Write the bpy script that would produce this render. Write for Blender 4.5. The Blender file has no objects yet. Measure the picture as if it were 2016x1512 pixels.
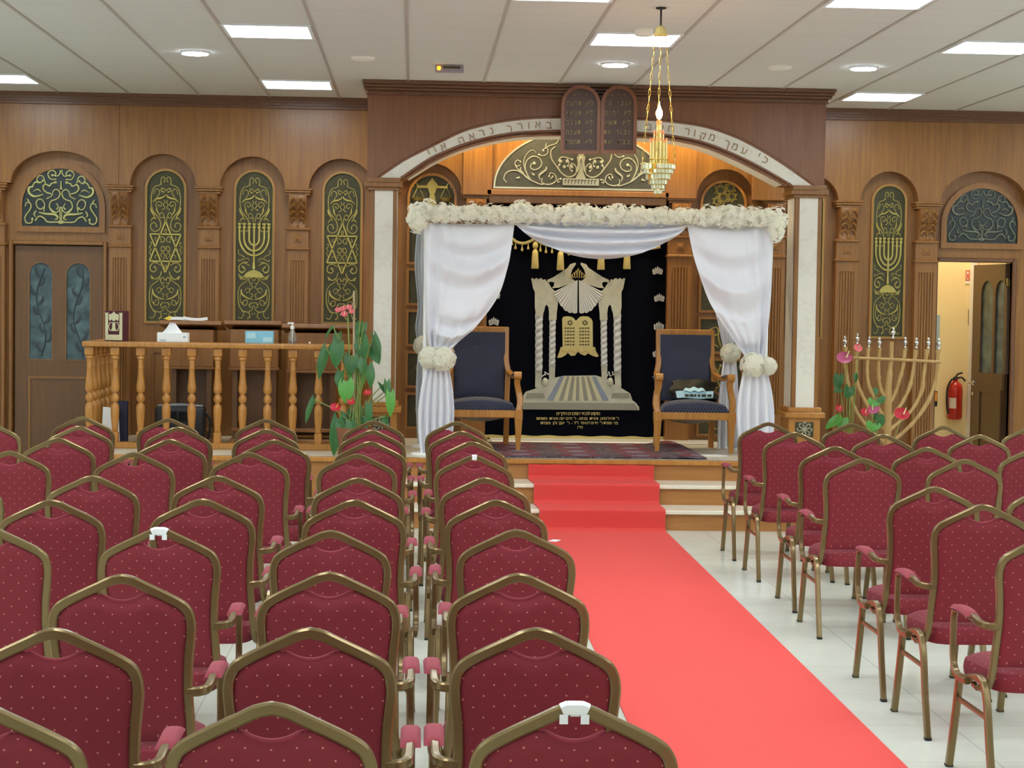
import bpy, bmesh, math, random
from mathutils import Vector, Matrix, geometry
random.seed(7)
PI = math.pi
S = bpy.context.scene
C = S.collection
# ---------------------------------------------------------------- camera, world, exposure
CH = 1.65                                   # eye height
YAW, PITCH, ROLL, FPX = 0.0523455, 0.0425740, 0.0149280, 3690.587
_f = Vector((math.sin(YAW)*math.cos(PITCH), math.cos(YAW)*math.cos(PITCH), -math.sin(PITCH)))
_r0 = Vector((math.cos(YAW), -math.sin(YAW), 0)); _u0 = _r0.cross(_f)
CR = _r0*math.cos(ROLL) + _u0*math.sin(ROLL); CU = -_r0*math.sin(ROLL) + _u0*math.cos(ROLL); CF = _f
cd = bpy.data.cameras.new('camera'); cam = bpy.data.objects.new('camera', cd); C.objects.link(cam)
cd.sensor_width = 36; cd.lens = FPX/2016*36; cd.clip_end = 100
cam.matrix_world = Matrix(((CR.x, CU.x, -CF.x, 0), (CR.y, CU.y, -CF.y, 0), (CR.z, CU.z, -CF.z, CH), (0, 0, 0, 1)))
S.camera = cam
S.view_settings.view_transform = 'Standard'; S.view_settings.look = 'None'; S.view_settings.gamma = 1
S.view_settings.use_curve_mapping = False; S.view_settings.exposure = 1.34
try:
    S.cycles.use_denoising = True; S.cycles.max_bounces = 10; S.cycles.diffuse_bounces = 7; S.cycles.sample_clamp_indirect = 6
except Exception: pass
w = bpy.data.worlds.new('world'); S.world = w; w.use_nodes = True
w.node_tree.nodes['Background'].inputs[0].default_value = (0.8, 0.9, 1, 1); w.node_tree.nodes['Background'].inputs[1].default_value = 0.05
PANEL_EMIT = 7.5                            # ceiling panels' brightness
ALCOVE_W = 4.6                             # each warm lamp behind the arch
CORR_W = 12.0
HC = CH + 1.76063                           # ceiling height
def area(name, loc, size, power, col, rot=(0, 0, 0), shape='DISK', spread=None):
    l = bpy.data.lights.new(name, 'AREA'); l.energy = power; l.color = col; l.size = size; l.shape = shape
    if spread: l.spread = spread
    o = bpy.data.objects.new(name, l); C.objects.link(o); o.location = loc; o.rotation_euler = rot
    return o
# the warm recessed lamps over the ark, behind the arch
for _x in (0.45, 1.0, 1.9, 2.45): area('alcove_lamp_light', (_x, 16.12, HC-0.03), 0.14, ALCOVE_W, (1, .80, .46))
area('corridor_lamp_light', (5.15, 17.25, HC-0.25), 0.5, CORR_W, (1, .88, .66))
# ---------------------------------------------------------------- pixel rays of the photograph -> points on real planes
def ray(x, y): return CR*((x-1008)/FPX) - CU*((y-756)/FPX) + CF
def at(x, y, Y):
    d = ray(x, y); t = Y/d.y; return Vector((d.x*t, Y, CH+d.z*t))
def atz(x, y, z):
    d = ray(x, y); t = (z-CH)/d.z; return Vector((d.x*t, d.y*t, z))
def ax(x, y, Y): p = at(x, y, Y); return (p.x, p.z)
# ---------------------------------------------------------------- materials
def lin(c):
    if isinstance(c, str): c = [int(c[i:i+2], 16)/255 for i in (0, 2, 4)]
    return tuple((v/12.92 if v <= .04045 else ((v+.055)/1.055)**2.4) for v in c) + (1,)
def mat(name, col, rough=.5, metal=0, **kw):
    m = bpy.data.materials.new(name); m.use_nodes = True
    b = m.node_tree.nodes['Principled BSDF']
    b.inputs['Base Color'].default_value = lin(col); b.inputs['Roughness'].default_value = rough; b.inputs['Metallic'].default_value = metal
    for k, v in kw.items():
        k = k.replace('_', ' ')
        b.inputs[k].default_value = v
    return m
class NT:
    def __init__(s, m): s.t = m.node_tree; s.b = s.t.nodes['Principled BSDF']
    def n(s, typ, **kw):
        o = s.t.nodes.new(typ)
        for k, v in kw.items(): setattr(o, k, v)
        return o
    def l(s, a, b): s.t.links.new(a, b)
    def m(s, op, a, b=None, c=None):
        o = s.n('ShaderNodeMath', operation=op)
        for i, v in enumerate((a, b, c)):
            if v is None: continue
            if isinstance(v, (int, float)): o.inputs[i].default_value = v
            else: s.l(v, o.inputs[i])
        return o.outputs[0]
    def mix(s, fac, a, b):
        o = s.n('ShaderNodeMix', data_type='RGBA')
        for sock, v in ((o.inputs[0], fac), (o.inputs[6], a), (o.inputs[7], b)):
            if isinstance(v, (int, float)): sock.default_value = v
            elif isinstance(v, (tuple, str)): sock.default_value = lin(v) if isinstance(v, str) else v
            else: s.l(v, sock)
        return o.outputs[2]
    def coord(s, kind='Object'): return s.n('ShaderNodeTexCoord').outputs[kind]
    def noise(s, vec, scale, detail=3, rough=.55):
        o = s.n('ShaderNodeTexNoise'); o.inputs['Scale'].default_value = scale; o.inputs['Detail'].default_value = detail; o.inputs['Roughness'].default_value = rough
        s.l(vec, o.inputs['Vector']); return o.outputs['Fac']
    def mapv(s, vec, sc):
        o = s.n('ShaderNodeMapping'); o.inputs['Scale'].default_value = sc; s.l(vec, o.inputs['Vector']); return o.outputs[0]
    def ramp(s, fac, stops):
        o = s.n('ShaderNodeValToRGB'); e = o.color_ramp.elements
        while len(e) < len(stops): e.new(.5)
        for q, (p, c) in zip(e, stops): q.position = p; q.color = lin(c) if isinstance(c, str) else c
        s.l(fac, o.inputs[0]); return o.outputs[0]
    def base(s, c): s.l(c, s.b.inputs['Base Color'])
    def bump(s, h, strength=.3, dist=.01):
        o = s.n('ShaderNodeBump'); o.inputs['Strength'].default_value = strength; o.inputs['Distance'].default_value = dist
        s.l(h, o.inputs['Height']); s.l(o.outputs[0], s.b.inputs['Normal'])
def wood(name, dark, lightc, rough=.38, sc=(26, 26, 1.3)):
    m = mat(name, lightc, rough); t = NT(m)
    v = t.mapv(t.coord(), sc); n = t.noise(v, 1.6, 5, .6); n2 = t.noise(t.mapv(t.coord(), (1.2, 1.2, .5)), 1.5, 2)
    m.node_tree.nodes['Principled BSDF'].inputs['Coat Weight'].default_value = .2; m.node_tree.nodes['Principled BSDF'].inputs['Coat Roughness'].default_value = .3
    f = t.m('ADD', t.m('MULTIPLY', n, .75), t.m('MULTIPLY', n2, .3))
    t.base(t.ramp(f, [(.35, dark), (.68, lightc)])); return m
W_WALL = wood('walnut_panel_wood', '7F5225', '99692F', .34)
W_TRIM = wood('walnut_trim_wood', '805325', '9A6A32', .33)
W_DARK = wood('cornice_wood', '63402A', '744C30', .36)
W_FASC = wood('shaded_fascia_wood', '77482C', '8B5A38', .36)  # wall wood toned redder and darker: the unlit arch front's shade is in the colour
W_LITE = wood('oak_wood', 'A06A2C', 'C0873F', .33)
W_RAIL = wood('beech_rail_wood', 'A8702F', 'C68C45', .3)
W_RISER = wood('riser_wood', '9A6632', 'B07A40', .36, (1.3, 20, 24))
W_DOOR = wood('door_wood', '684526', '77512B', .4)
W_DOOR2 = wood('shaded_door_wood', '4A311C', '583C24', .4)  # door wood darkened for the open leaf, its weaker lighting put into the colour
W_LECT = wood('lectern_wood', '825428', '9C6834', .36)
W_BRANCH = wood('bare_branch_wood', 'B08A50', 'CFAE74', .6, (14, 14, 2))
BRASS = mat('brass_relief', 'A89C5A', .32, .8); 
_t = NT(BRASS); _t.base(_t.mix(_t.noise(_t.coord(), 22, 3), 'A09048', 'CABC74'))
BRONZE = mat('dark_bronze_plate', '55583C', .5, .45)
_t = NT(BRONZE); _t.base(_t.mix(_t.noise(_t.coord(), 30, 3), '3E3D2B', '55513A'))
SILVERED = mat('silvered_plate', '6E6F64', .42, .5); _t = NT(SILVERED); _t.base(_t.mix(_t.noise(_t.coord(), 14, 3), '42433C', '5E5F56'))
SILVERB = mat('silvered_relief', 'BEBEA8', .28, .6)
GOLD = mat('gold_metal', 'D8B860', .28, 1.0)
GOLDCLOTH = mat('gold_thread', 'D2C07A', .6, .1)
GOLDSAT = mat('gold_lame', 'D2C486', .26, .85)
IRONB = mat('grille_iron', 'B9B77E', .4, .7)
IRONG = mat('grey_grille_iron', '74786A', .45, .6)
GLASSB = mat('lunette_glass', '1B2B2C', .18)
GLASSD = mat('frosted_door_glass', '46606A', .25); _t = NT(GLASSD)
_n = _t.noise(_t.coord(), 9, 3); _t.base(_t.ramp(_n, [(.35, '35494F'), (.7, '5A747B')]))
ETCH = mat('etched_line_dark', '2A3A40', .4)
MARB = mat('white_marble', 'E4E0D2', .3); _t = NT(MARB)
_n = _t.noise(_t.coord(), 2.5, 9, .75); _n2 = _t.noise(_t.coord(), 24, 4, .6)
_v = _t.m('ABSOLUTE', _t.m('SUBTRACT', _n, .5)); _t.base(_t.mix(_t.m('MULTIPLY', _t.m('LESS_THAN', _v, .018), _t.m('MULTIPLY', _n2, .55)), 'E8E5DA', 'CDC6BA'))
MARBT = mat('tread_marble', 'E2DCC8', .25); _t = NT(MARBT); _t.base(_t.mix(_t.noise(_t.coord(), 12, 5), 'D8D0B8', 'ECE6D6'))
STAGE = mat('stage_marble_tile', 'D9D2BE', .3); _t = NT(STAGE); _t.base(_t.mix(_t.noise(_t.coord(), 6, 5), 'CEC6B0', 'E4DECC'))
PLASTER = mat('white_plaster', 'EEECE4', .7)
YELLOW = mat('cream_yellow_paint', 'EEDDA4', .55); _t = NT(YELLOW); _t.base(_t.mix(_t.m('GREATER_THAN', _t.noise(_t.coord(), 7, 6, .7), .68), 'EEDDA6', 'D8C48C'))
WHITEP = mat('white_paint', 'E8E6DC', .45)
CEILM = mat('ceiling_tile', 'DEDBD8', .9)
FLOORM = mat('floor_tile', 'D9D8CA', .16)
# floor slabs .6 m with hairline joints; ceiling tiles with faint cross joints
_t = NT(FLOORM); _sx = _t.n('ShaderNodeSeparateXYZ'); _t.l(_t.coord(), _sx.inputs[0])
def lines(t, sock, pitch, off, wd):
    q = t.m('FRACT', t.m('DIVIDE', t.m('SUBTRACT', sock, off), pitch)); q = t.m('ABSOLUTE', t.m('SUBTRACT', q, .5))
    return t.m('GREATER_THAN', q, .5 - wd/pitch/2)
_j = _t.m('MAXIMUM', lines(_t, _sx.outputs[0], .6, 2.15, .006), lines(_t, _sx.outputs[1], .6, .1, .004))
_t.base(_t.mix(_j, _t.ramp(_t.noise(_t.coord(), 2.2, 6, .65), [(.3, 'CCD2C6'), (.7, 'DADED2')]), 'B7BAB1'))
_t = NT(CEILM); _sx = _t.n('ShaderNodeSeparateXYZ'); _t.l(_t.coord(), _sx.inputs[0])
GX0, GY0 = -2.47505, 11.49076
_t.base(_t.mix(lines(_t, _sx.outputs[1], .6, GY0, .007), _t.ramp(_t.noise(_t.coord(), 160, 2), [(.3, 'CDCECB'), (.7, 'D5D6D2')]), 'B9B7B4'))
TBAR = mat('ceiling_runner', 'B2ACA6', .6)
LIGHTF = mat('lamp_frame', 'E8EEF4', .35)
def emit(name, col, st):
    m = mat(name, col, .5); b = m.node_tree.nodes['Principled BSDF']; b.inputs['Emission Color'].default_value = lin(col); b.inputs['Emission Strength'].default_value = st; return m
DIFF = emit('lit_diffuser', 'F0FAFF', PANEL_EMIT); DOWN = emit('lit_downlight', 'EEF6FF', 14)
FLAME = emit('flame', 'FFC890', 30); FLAMEO = emit('flame_glow_tip', 'FF8A30', 2.0); ORANGE = emit('orange_indicator', 'FFA010', 3)
RED = mat('red_carpet', 'D64A44', .9); _t = NT(RED); _t.base(_t.mix(_t.noise(_t.coord(), 220, 2), 'D2423E', 'DE4E48')); _t.bump(_t.noise(_t.coord(), 300, 2), .25, .004)
def dots(name, c1, dotc, px, pz, r, rough=.8, sheen=.3):
    """small dots in a centred lattice, laid over the cloth in the part's own x-z (and y) plane"""
    m = mat(name, c1, rough, Sheen_Weight=sheen, Sheen_Roughness=.4); t = NT(m); s = t.n('ShaderNodeSeparateXYZ'); t.l(t.coord(), s.inputs[0])
    z = t.m('ADD', s.outputs[2], t.m('MULTIPLY', s.outputs[1], 1.0))
    def d(ox, oz):
        a = t.m('MULTIPLY', t.m('SUBTRACT', t.m('FRACT', t.m('ADD', t.m('DIVIDE', s.outputs[0], px), ox)), .5), px)
        b = t.m('MULTIPLY', t.m('SUBTRACT', t.m('FRACT', t.m('ADD', t.m('DIVIDE', z, pz), oz)), .5), pz)
        return t.m('LESS_THAN', t.m('ADD', t.m('MULTIPLY', a, a), t.m('MULTIPLY', b, b)), r*r)
    f = t.m('MAXIMUM', d(0, 0), d(.5, .5))
    t.base(t.mix(f, t.mix(t.noise(t.coord(), 60, 3), c1, tuple(v*.86 for v in lin(c1)[:3])+(1,)), dotc)); t.bump(t.noise(t.coord(), 500, 2), .15, .002)
    return m
CLOTH = dots('maroon_dotted_cloth', '7E1E2D', 'C07C6C', .048, .046, .0021, .8, .06)
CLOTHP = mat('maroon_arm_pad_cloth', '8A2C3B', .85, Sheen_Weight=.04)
CFRAME = mat('antique_gold_tube', '7C6945', .25, .55)
CFOOT = mat('black_rubber', '1C1A18', .6)
TAPE = mat('white_paper_tape', 'E8EDEE', .6)
NAVY = mat('navy_diamond_cloth', '34384E', .75, Sheen_Weight=.15); _t = NT(NAVY); _sx = _t.n('ShaderNodeSeparateXYZ'); _t.l(_t.coord(), _sx.inputs[0])
_zz = _t.m('ADD', _sx.outputs[2], _sx.outputs[1])
def _tri(a, b): return _t.m('ABSOLUTE', _t.m('SUBTRACT', _t.m('FRACT', _t.m('ADD', _t.m('DIVIDE', a, .026), b)), .5))
def _dia(o): return _t.m('LESS_THAN', _t.m('ADD', _tri(_sx.outputs[0], o), _t.m('MULTIPLY', _tri(_zz, o), .8)), .26)
_t.base(_t.mix(_t.m('MAXIMUM', _dia(0), _dia(.5)), '40445C', '121422'))
LINING = mat('grey_under_lining', '8A8478', .9)
SATIN = mat('white_satin', 'F4F6FC', .36, Sheen_Weight=.2)
SHEER = mat('pale_blue_voile', 'E4ECF4', .5)
def translucent(m, fac=.4):
    t = m.node_tree; b = t.nodes['Principled BSDF']; out = t.nodes['Material Output']; tr = t.nodes.new('ShaderNodeBsdfTranslucent'); mx = t.nodes.new('ShaderNodeMixShader'); mx.inputs[0].default_value = fac
    if b.inputs['Base Color'].is_linked: t.links.new(b.inputs['Base Color'].links[0].from_socket, tr.inputs[0])
    else: tr.inputs[0].default_value = b.inputs['Base Color'].default_value
    t.links.new(b.outputs[0], mx.inputs[1]); t.links.new(tr.outputs[0], mx.inputs[2]); t.links.new(mx.outputs[0], out.inputs[0])
PETAL = mat('cream_hydrangea', 'FBF8E8', .6); _t = NT(PETAL); _t.base(_t.mix(_t.noise(_t.coord(), 30, 2), 'FCFAEC', 'FFFFFA'))
translucent(PETAL, .6); translucent(SATIN, .25); translucent(SHEER, .5)
VELVET = mat('dark_navy_velvet', '070A14', .95, Specular_IOR_Level=.08)
CREAM = mat('cream_satin_applique', 'C2C3B0', .5); _t = NT(CREAM); _t.base(_t.mix(_t.noise(_t.coord(), 16, 4), 'A9AB98', 'D2D3C2'))
SILK = mat('white_silk_applique', 'C8CCCC', .4)
GREYST = mat('grey_paved_applique', '8F8F82', .6); BLUEST = mat('blue_grey_applique', '8390A4', .5); CREAMST = mat('pale_paved_applique', 'C6C4A4', .5)
DARKSTITCH = mat('dark_stitching', '4A432A', .7)
LEAF = mat('glossy_green_leaf', '3E8A3C', .35); _t = NT(LEAF); _t.base(_t.mix(_t.noise(_t.coord(), 9, 3), '24542C', '3E7A38'))
LEAFL = mat('light_green_leaf', '549A3C', .35); STEM = mat('plant_stem', '8A9A50', .6); STAKE = mat('bamboo_stake', 'B4A080', .7)
PINK = mat('coral_pink_spathe', 'E06A74', .4); REDF = mat('red_spathe', 'C4253A', .35); MAUVE = mat('mauve_spathe', 'B8527A', .4); SPADIX = mat('cream_spadix', 'F0E0A8', .5)
POT = mat('terracotta_planter', '8A5A40', .7); SOIL = mat('soil', '3A2A20', .95)
PAPER = mat('white_paper', 'EEF0F2', .6); YPAPER = mat('yellow_paper', 'E8D24A', .6); BLUEB = mat('blue_box', '86C4DC', .5); BLUEB2 = mat('blue_box_print', 'B4DCE8', .5)
CLEARP = mat('clear_plastic', 'F2F6F6', .08, Transmission_Weight=.9, IOR=1.35); WHITEPL = mat('white_plastic', 'F4F4F2', .35)
BLACKPL = mat('black_bag_cloth', '14151A', .45); BLACKS = mat('black_shiny_plastic', '08090B', .5, Specular_IOR_Level=.25); GREYPL = mat('grey_zip', '8C9096', .4); NAVYB = mat('navy_binder', '141A38', .5)
BURG = mat('burgundy_velvet', '4E1A26', .75); CREAMP = mat('cream_print', 'D2CDA8', .5)
CHROME = mat('chrome', 'D8DCE0', .12, 1.0); DBRASS = mat('dull_brass', 'A08A4A', .35, .9)
REDP = mat('extinguisher_red', 'B4261E', .25); BLKR = mat('black_hose', '18181A', .5); LABELW = mat('label_white', 'D8C8BC', .5)
REDINK = mat('red_ink', 'C8402A', .5); ORNG = mat('orange_mark', 'E8A02A', .5); BLUEG = mat('blue_grey_poster', '9FB8C4', .5)
GLASSC = mat('crystal_glass', 'E2E4C4', .08, .55); GLASSR = mat('amber_glass', 'C4902E', .12, .3); CANDLE = mat('gold_candle', 'E6D68E', .35, .3); CANDT = mat('orange_candle_tip', 'E08048', .4)
BLACKM = mat('black_metal', '2A2420', .4, .5); TABW = wood('tablet_frame_wood', '7A4628', '905630', .35); TABF = wood('tablet_face_wood', '452C20', '563A2A', .45); TABL = mat('dull_gold_letter', 'A08A5C', .45, .5)
LETTER = mat('bronze_letter', '9A8460', .4, .5)
RUGM = mat('patterned_rug', '4A3236', .95); _t = NT(RUGM); _sx = _t.n('ShaderNodeSeparateXYZ'); _t.l(_t.coord(), _sx.inputs[0])
_u = _t.m('MULTIPLY', _sx.outputs[0], 2.1); _v = _t.m('MULTIPLY', _sx.outputs[1], 2.6)
def _oval(r): 
    a = _t.m('SUBTRACT', _t.m('FRACT', _u), .5); b = _t.m('SUBTRACT', _t.m('FRACT', _v), .5); return _t.m('LESS_THAN', _t.m('ADD', _t.m('MULTIPLY', a, a), _t.m('MULTIPLY', b, b)), r*r)
_fl = _t.ramp(_t.noise(_t.mapv(_t.coord(), (9, 14, 1)), 1.6, 4), [(.3, '2E2026'), (.46, '4A343C'), (.55, '726870'), (.6, '40262E'), (.75, '605058')])
_t.base(_t.mix(_oval(.17), _t.mix(_oval(.36), _fl, '742E3A'), '777A8E'))
# ---------------------------------------------------------------- mesh builder
class MB:
    def __init__(s): s.v = []; s.f = []; s.mi = []
    def add(s, vs, fs, m=0):
        b = len(s.v); s.v += [Vector(p) for p in vs]
        for f in fs: s.f.append([b+i for i in f]); s.mi.append(m)
        return s
    def bm(s, b, m=0):
        b.verts.index_update(); s.add([v.co.copy() for v in b.verts], [[v.index for v in f.verts] for f in b.faces], m); b.free(); return s
    def box(s, x0, x1, y0, y1, z0, z1, bev=0, m=0, rot=None, seg=1):
        b = bmesh.new(); bmesh.ops.create_cube(b, size=1)
        c = Vector(((x0+x1)/2, (y0+y1)/2, (z0+z1)/2))
        bmesh.ops.scale(b, vec=(abs(x1-x0), abs(y1-y0), abs(z1-z0)), verts=b.verts)
        if bev: bmesh.ops.bevel(b, geom=list(b.edges), offset=bev, segments=seg, affect='EDGES', profile=.5)
        M = Matrix.Translation(c)
        if rot is not None: M = M @ rot.to_4x4()
        bmesh.ops.transform(b, matrix=M, verts=b.verts)
        return s.bm(b, m)
    def prism(s, poly, y0, y1, holes=(), m=0, T=None):
        """outline in (x,z), front at y0, back at y1"""
        T = T or (lambda x, y, z: Vector((x, y, z)))
        loops = [list(poly)] + [list(h) for h in holes]
        flat = [p for l in loops for p in l]
        tris = geometry.tessellate_polygon([[Vector((p[0]*1000, p[1]*1000, 0)) for p in l] for l in loops])
        n = len(flat)
        vs = [T(p[0], y0, p[1]) for p in flat] + [T(p[0], y1, p[1]) for p in flat]
        fs = []
        for t in tris:
            a, b, c = t
            ar = (flat[b][0]-flat[a][0])*(flat[c][1]-flat[a][1]) - (flat[b][1]-flat[a][1])*(flat[c][0]-flat[a][0])
            if ar < 0: a, c = c, a
            fs.append([a, b, c]); fs.append([n+c, n+b, n+a])
        k = 0
        for li, l in enumerate(loops):
            ar = sum(l[i][0]*l[(i+1) % len(l)][1]-l[(i+1) % len(l)][0]*l[i][1] for i in range(len(l)))
            ccw = (ar > 0) == (li == 0)
            for i in range(len(l)):
                a, b = k+i, k+(i+1) % len(l)
                fs.append([a, n+a, n+b, b] if ccw else [a, b, n+b, n+a])
            k += len(l)
        return s.add(vs, fs, m)
    def tube(s, pts, r, n=8, closed=False, caps=True, prof=None, m=0, ref=None):
        pts = [Vector(p) for p in pts]; N = len(pts)
        if not isinstance(r, (list, tuple)): r = [r]*N
        prof = prof or [(math.cos(2*PI*i/n), math.sin(2*PI*i/n)) for i in range(n)]
        n = len(prof); vs = []; up = None
        for i in range(N):
            a = pts[i-1] if i or closed else pts[0]; b = pts[(i+1) % N] if i < N-1 or closed else pts[-1]
            t = (b-a)
            t = t.normalized() if t.length > 1e-9 else Vector((0, 0, 1))
            if up is None:
                up = Vector(ref) if ref else (Vector((0, 1, 0)) if abs(t.y) < .9 else Vector((1, 0, 0)))
            elif ref: up = Vector(ref)
            up = up - t*up.dot(t)
            up = up.normalized() if up.length > 1e-6 else t.orthogonal().normalized()
            sd = t.cross(up)
            for (u, q) in prof: vs.append(pts[i] + (sd*u + up*q)*r[i])
        fs = []
        for i in range(N if closed else N-1):
            for j in range(n):
                a, b = i*n+j, i*n+(j+1) % n; c, d = ((i+1) % N)*n+(j+1) % n, ((i+1) % N)*n+j
                fs.append([a, b, c, d])
        if caps and not closed: fs.append(list(range(n))[::-1]); fs.append([(N-1)*n+i for i in range(n)])
        return s.add(vs, fs, m)
    def lathe(s, prof, c=(0, 0, 0), n=20, m=0, sq=None):
        c = Vector(c); vs = []; fs = []
        for (r, z) in prof:
            for i in range(n):
                a = 2*PI*i/n + PI/n
                vs.append(c+Vector((r*math.cos(a), r*math.sin(a), z)))
        for k in range(len(prof)-1):
            for i in range(n):
                j = (i+1) % n; fs.append([k*n+i, k*n+j, (k+1)*n+j, (k+1)*n+i])
        fs.append(list(range(n))[::-1]); fs.append([(len(prof)-1)*n+i for i in range(n)])
        return s.add(vs, fs, m)
    def ball(s, c, r, n=10, m=0, sc=(1, 1, 1)):
        b = bmesh.new(); bmesh.ops.create_uvsphere(b, u_segments=n, v_segments=max(5, n*2//3), radius=r)
        bmesh.ops.scale(b, vec=sc, verts=b.verts); bmesh.ops.translate(b, vec=Vector(c), verts=b.verts); return s.bm(b, m)
    def grid(s, fn, nu, nv, th=0, m=0, wrap=False):
        P = [[Vector(fn(i/nu, j/nv)) for i in range(nu+1)] for j in range(nv+1)]
        q = lambda i, j: j*(nu+1)+i
        fs = [[q(i, j), q(i+1, j), q(i+1, j+1), q(i, j+1)] for j in range(nv) for i in range(nu)]
        vs = [p for r in P for p in r]
        if th:
            nn = [Vector() for _ in vs]
            for f in fs:
                a = (vs[f[1]]-vs[f[0]]).cross(vs[f[3]]-vs[f[0]])
                for i in f: nn[i] += a
            L = len(vs); vs2 = [v - (k.normalized() if k.length > 1e-12 else Vector((0, 1, 0)))*th for v, k in zip(vs, nn)]
            bd = [q(i, 0) for i in range(nu+1)] + [q(nu, j) for j in range(1, nv+1)] + [q(i, nv) for i in range(nu-1, -1, -1)] + [q(0, j) for j in range(nv-1, 0, -1)]
            fs = fs + [[L+i for i in f[::-1]] for f in fs] + [[bd[k], L+bd[k], L+bd[(k+1) % len(bd)], bd[(k+1) % len(bd)]] for k in range(len(bd))]
            vs = vs+vs2
        return s.add(vs, fs, m)
    def build(s, name, mats, parent=None, smooth=35, loc=None):
        me = bpy.data.meshes.new(name); o = bpy.data.objects.new(name, me); C.objects.link(o)
        off = Vector((0, 0, 0))
        if parent is not None:
            o.parent = parent; p = parent
            while p is not None: off += p.location; p = p.parent
        elif loc is not None: off = Vector(loc); o.location = off
        me.from_pydata([v-off for v in s.v], [], s.f)
        mats = mats if isinstance(mats, (list, tuple)) else [mats]
        for m in mats: me.materials.append(m)
        if len(mats) > 1: me.polygons.foreach_set('material_index', s.mi)
        if smooth:
            me.polygons.foreach_set('use_smooth', [True]*len(me.polygons)); me.set_sharp_from_angle(angle=math.radians(smooth))
        me.update(); return o
def tag(o, label=None, cat=None, group=None, kind=None):
    for k, v in (('label', label), ('category', cat), ('group', group), ('kind', kind)):
        if v: o[k] = v
    return o
def thing(name, label, cat, loc, group=None):
    o = bpy.data.objects.new(name, None); o.empty_display_size = .1; C.objects.link(o); o.location = loc
    return tag(o, label, cat, group)
def struct(mb, name, mats, smooth=35): return tag(mb.build(name, mats, smooth=smooth), kind='structure')
def copy_tree(o, parent=None):
    c = o.copy(); C.objects.link(c)
    if parent is not None: c.parent = parent
    for ch in o.children: copy_tree(ch, c)
    return c
def crv(pts, n=6, closed=False):
    """Catmull-Rom through points"""
    P = [Vector(p) for p in pts]; out = []; N = len(P)
    for i in range(N if closed else N-1):
        p0, p1, p2, p3 = (P[(i-1) % N] if closed or i else P[0]), P[i], P[(i+1) % N], (P[(i+2) % N] if closed or i+2 < N else P[-1])
        for k in range(n):
            t = k/n
            out.append(.5*((2*p1)+(p2-p0)*t+(2*p0-5*p1+4*p2-p3)*t*t+(3*p1-p0-3*p2+p3)*t*t*t))
    if not closed: out.append(P[-1])
    return out
def arcpts(cx, cz, a, b, t0, t1, n=28): return [(cx+a*math.cos(t0+(t1-t0)*i/n), cz+b*math.sin(t0+(t1-t0)*i/n)) for i in range(n+1)]
def roundtop(x0, x1, z0, zt, b=None, n=20):
    """outline of a panel with a round head; zt = top"""
    a = (x1-x0)/2; b = b or a; cx = (x0+x1)/2
    return [(x0, z0), (x1, z0)] + arcpts(cx, zt-b, a, b, 0, PI, n)
def inset(poly, d):
    n = len(poly); out = []
    ar = sum(poly[i][0]*poly[(i+1) % n][1]-poly[(i+1) % n][0]*poly[i][1] for i in range(n)); sg = 1 if ar > 0 else -1
    for i in range(n):
        p0, p1, p2 = Vector(poly[i-1]), Vector(poly[i]), Vector(poly[(i+1) % n])
        e1 = (p1-p0); e2 = (p2-p1)
        if e1.length < 1e-7: e1 = e2
        if e2.length < 1e-7: e2 = e1
        n1 = Vector((-e1.y, e1.x)).normalized()*sg; n2 = Vector((-e2.y, e2.x)).normalized()*sg
        b = n1+n2; b = b.normalized() if b.length > 1e-6 else n1
        k = d/max(.35, b.dot(n1)); out.append((p1.x+b.x*k, p1.y+b.y*k))
    return out
def frame(mb, poly, wd, y0, y1, m=0): mb.prism(poly, y0, y1, [inset(poly, wd)], m); return mb
def text(body, size, M, depth, matl, name, parent, spacing=1.0, align='CENTER', width=None):
    cu = bpy.data.curves.new(name, 'FONT'); cu.body = body; cu.size = size; cu.extrude = depth; cu.align_x = align; cu.align_y = 'CENTER'; cu.space_character = spacing; cu.resolution_u = 2
    to = bpy.data.objects.new(name, cu); C.objects.link(to); bpy.context.view_layer.update()
    dg = bpy.context.evaluated_depsgraph_get(); me = bpy.data.meshes.new_from_object(to.evaluated_get(dg))
    bpy.data.objects.remove(to); bpy.data.curves.remove(cu)
    if width and len(me.vertices):
        xs = [v.co.x for v in me.vertices]; k = width/max(1e-6, max(xs)-min(xs))
        for v in me.vertices: v.co.x *= k
    me.transform(M); me.materials.clear(); me.materials.append(matl)
    o = bpy.data.objects.new(name, me); C.objects.link(o); off = Vector()
    if parent is not None:
        o.parent = parent; p = parent
        while p is not None: off += p.location; p = p.parent
    me.transform(Matrix.Translation(-off)); return o
RX90 = Matrix.Rotation(PI/2, 4, 'X')
def rev(s): return s[::-1]
ORD = ['first', 'second', 'third', 'fourth', 'fifth', 'sixth', 'seventh', 'eighth', 'ninth', 'tenth', 'eleventh', 'twelfth']
# ================================================================ THE ROOM
XL, XR, YB, YP, YN = -5.4, 6.6, -3.0, 16.45, 16.58       # side walls, wall behind the camera, wooden wall's front and its niche backs
SH, SR, ST = .4525, .1508, .375                            # stage height, riser, tread
YST = 14.40                                                # stage front
struct(MB().box(XL, XR, YB, 19.6, -.1, 0), 'floor', FLOORM)
struct(MB().box(XL, XR, YB, 19.6, HC, HC+.08), 'ceiling', CEILM)
mb = MB()
for i in range(-6, 16): mb.box(GX0+.6*i-.0095, GX0+.6*i+.0095, YB, YP, HC-.006, HC)
struct(mb, 'trim_1', TBAR)
struct(MB().box(XL-.1, XL, YB, 16.6, 0, HC), 'wall_left', PLASTER)
struct(MB().box(XR, XR+.1, YB, 16.6, 0, HC), 'wall_right', PLASTER)
struct(MB().box(XL, XR, YB-.1, YB, 0, HC), 'wall_back', PLASTER)
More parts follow.
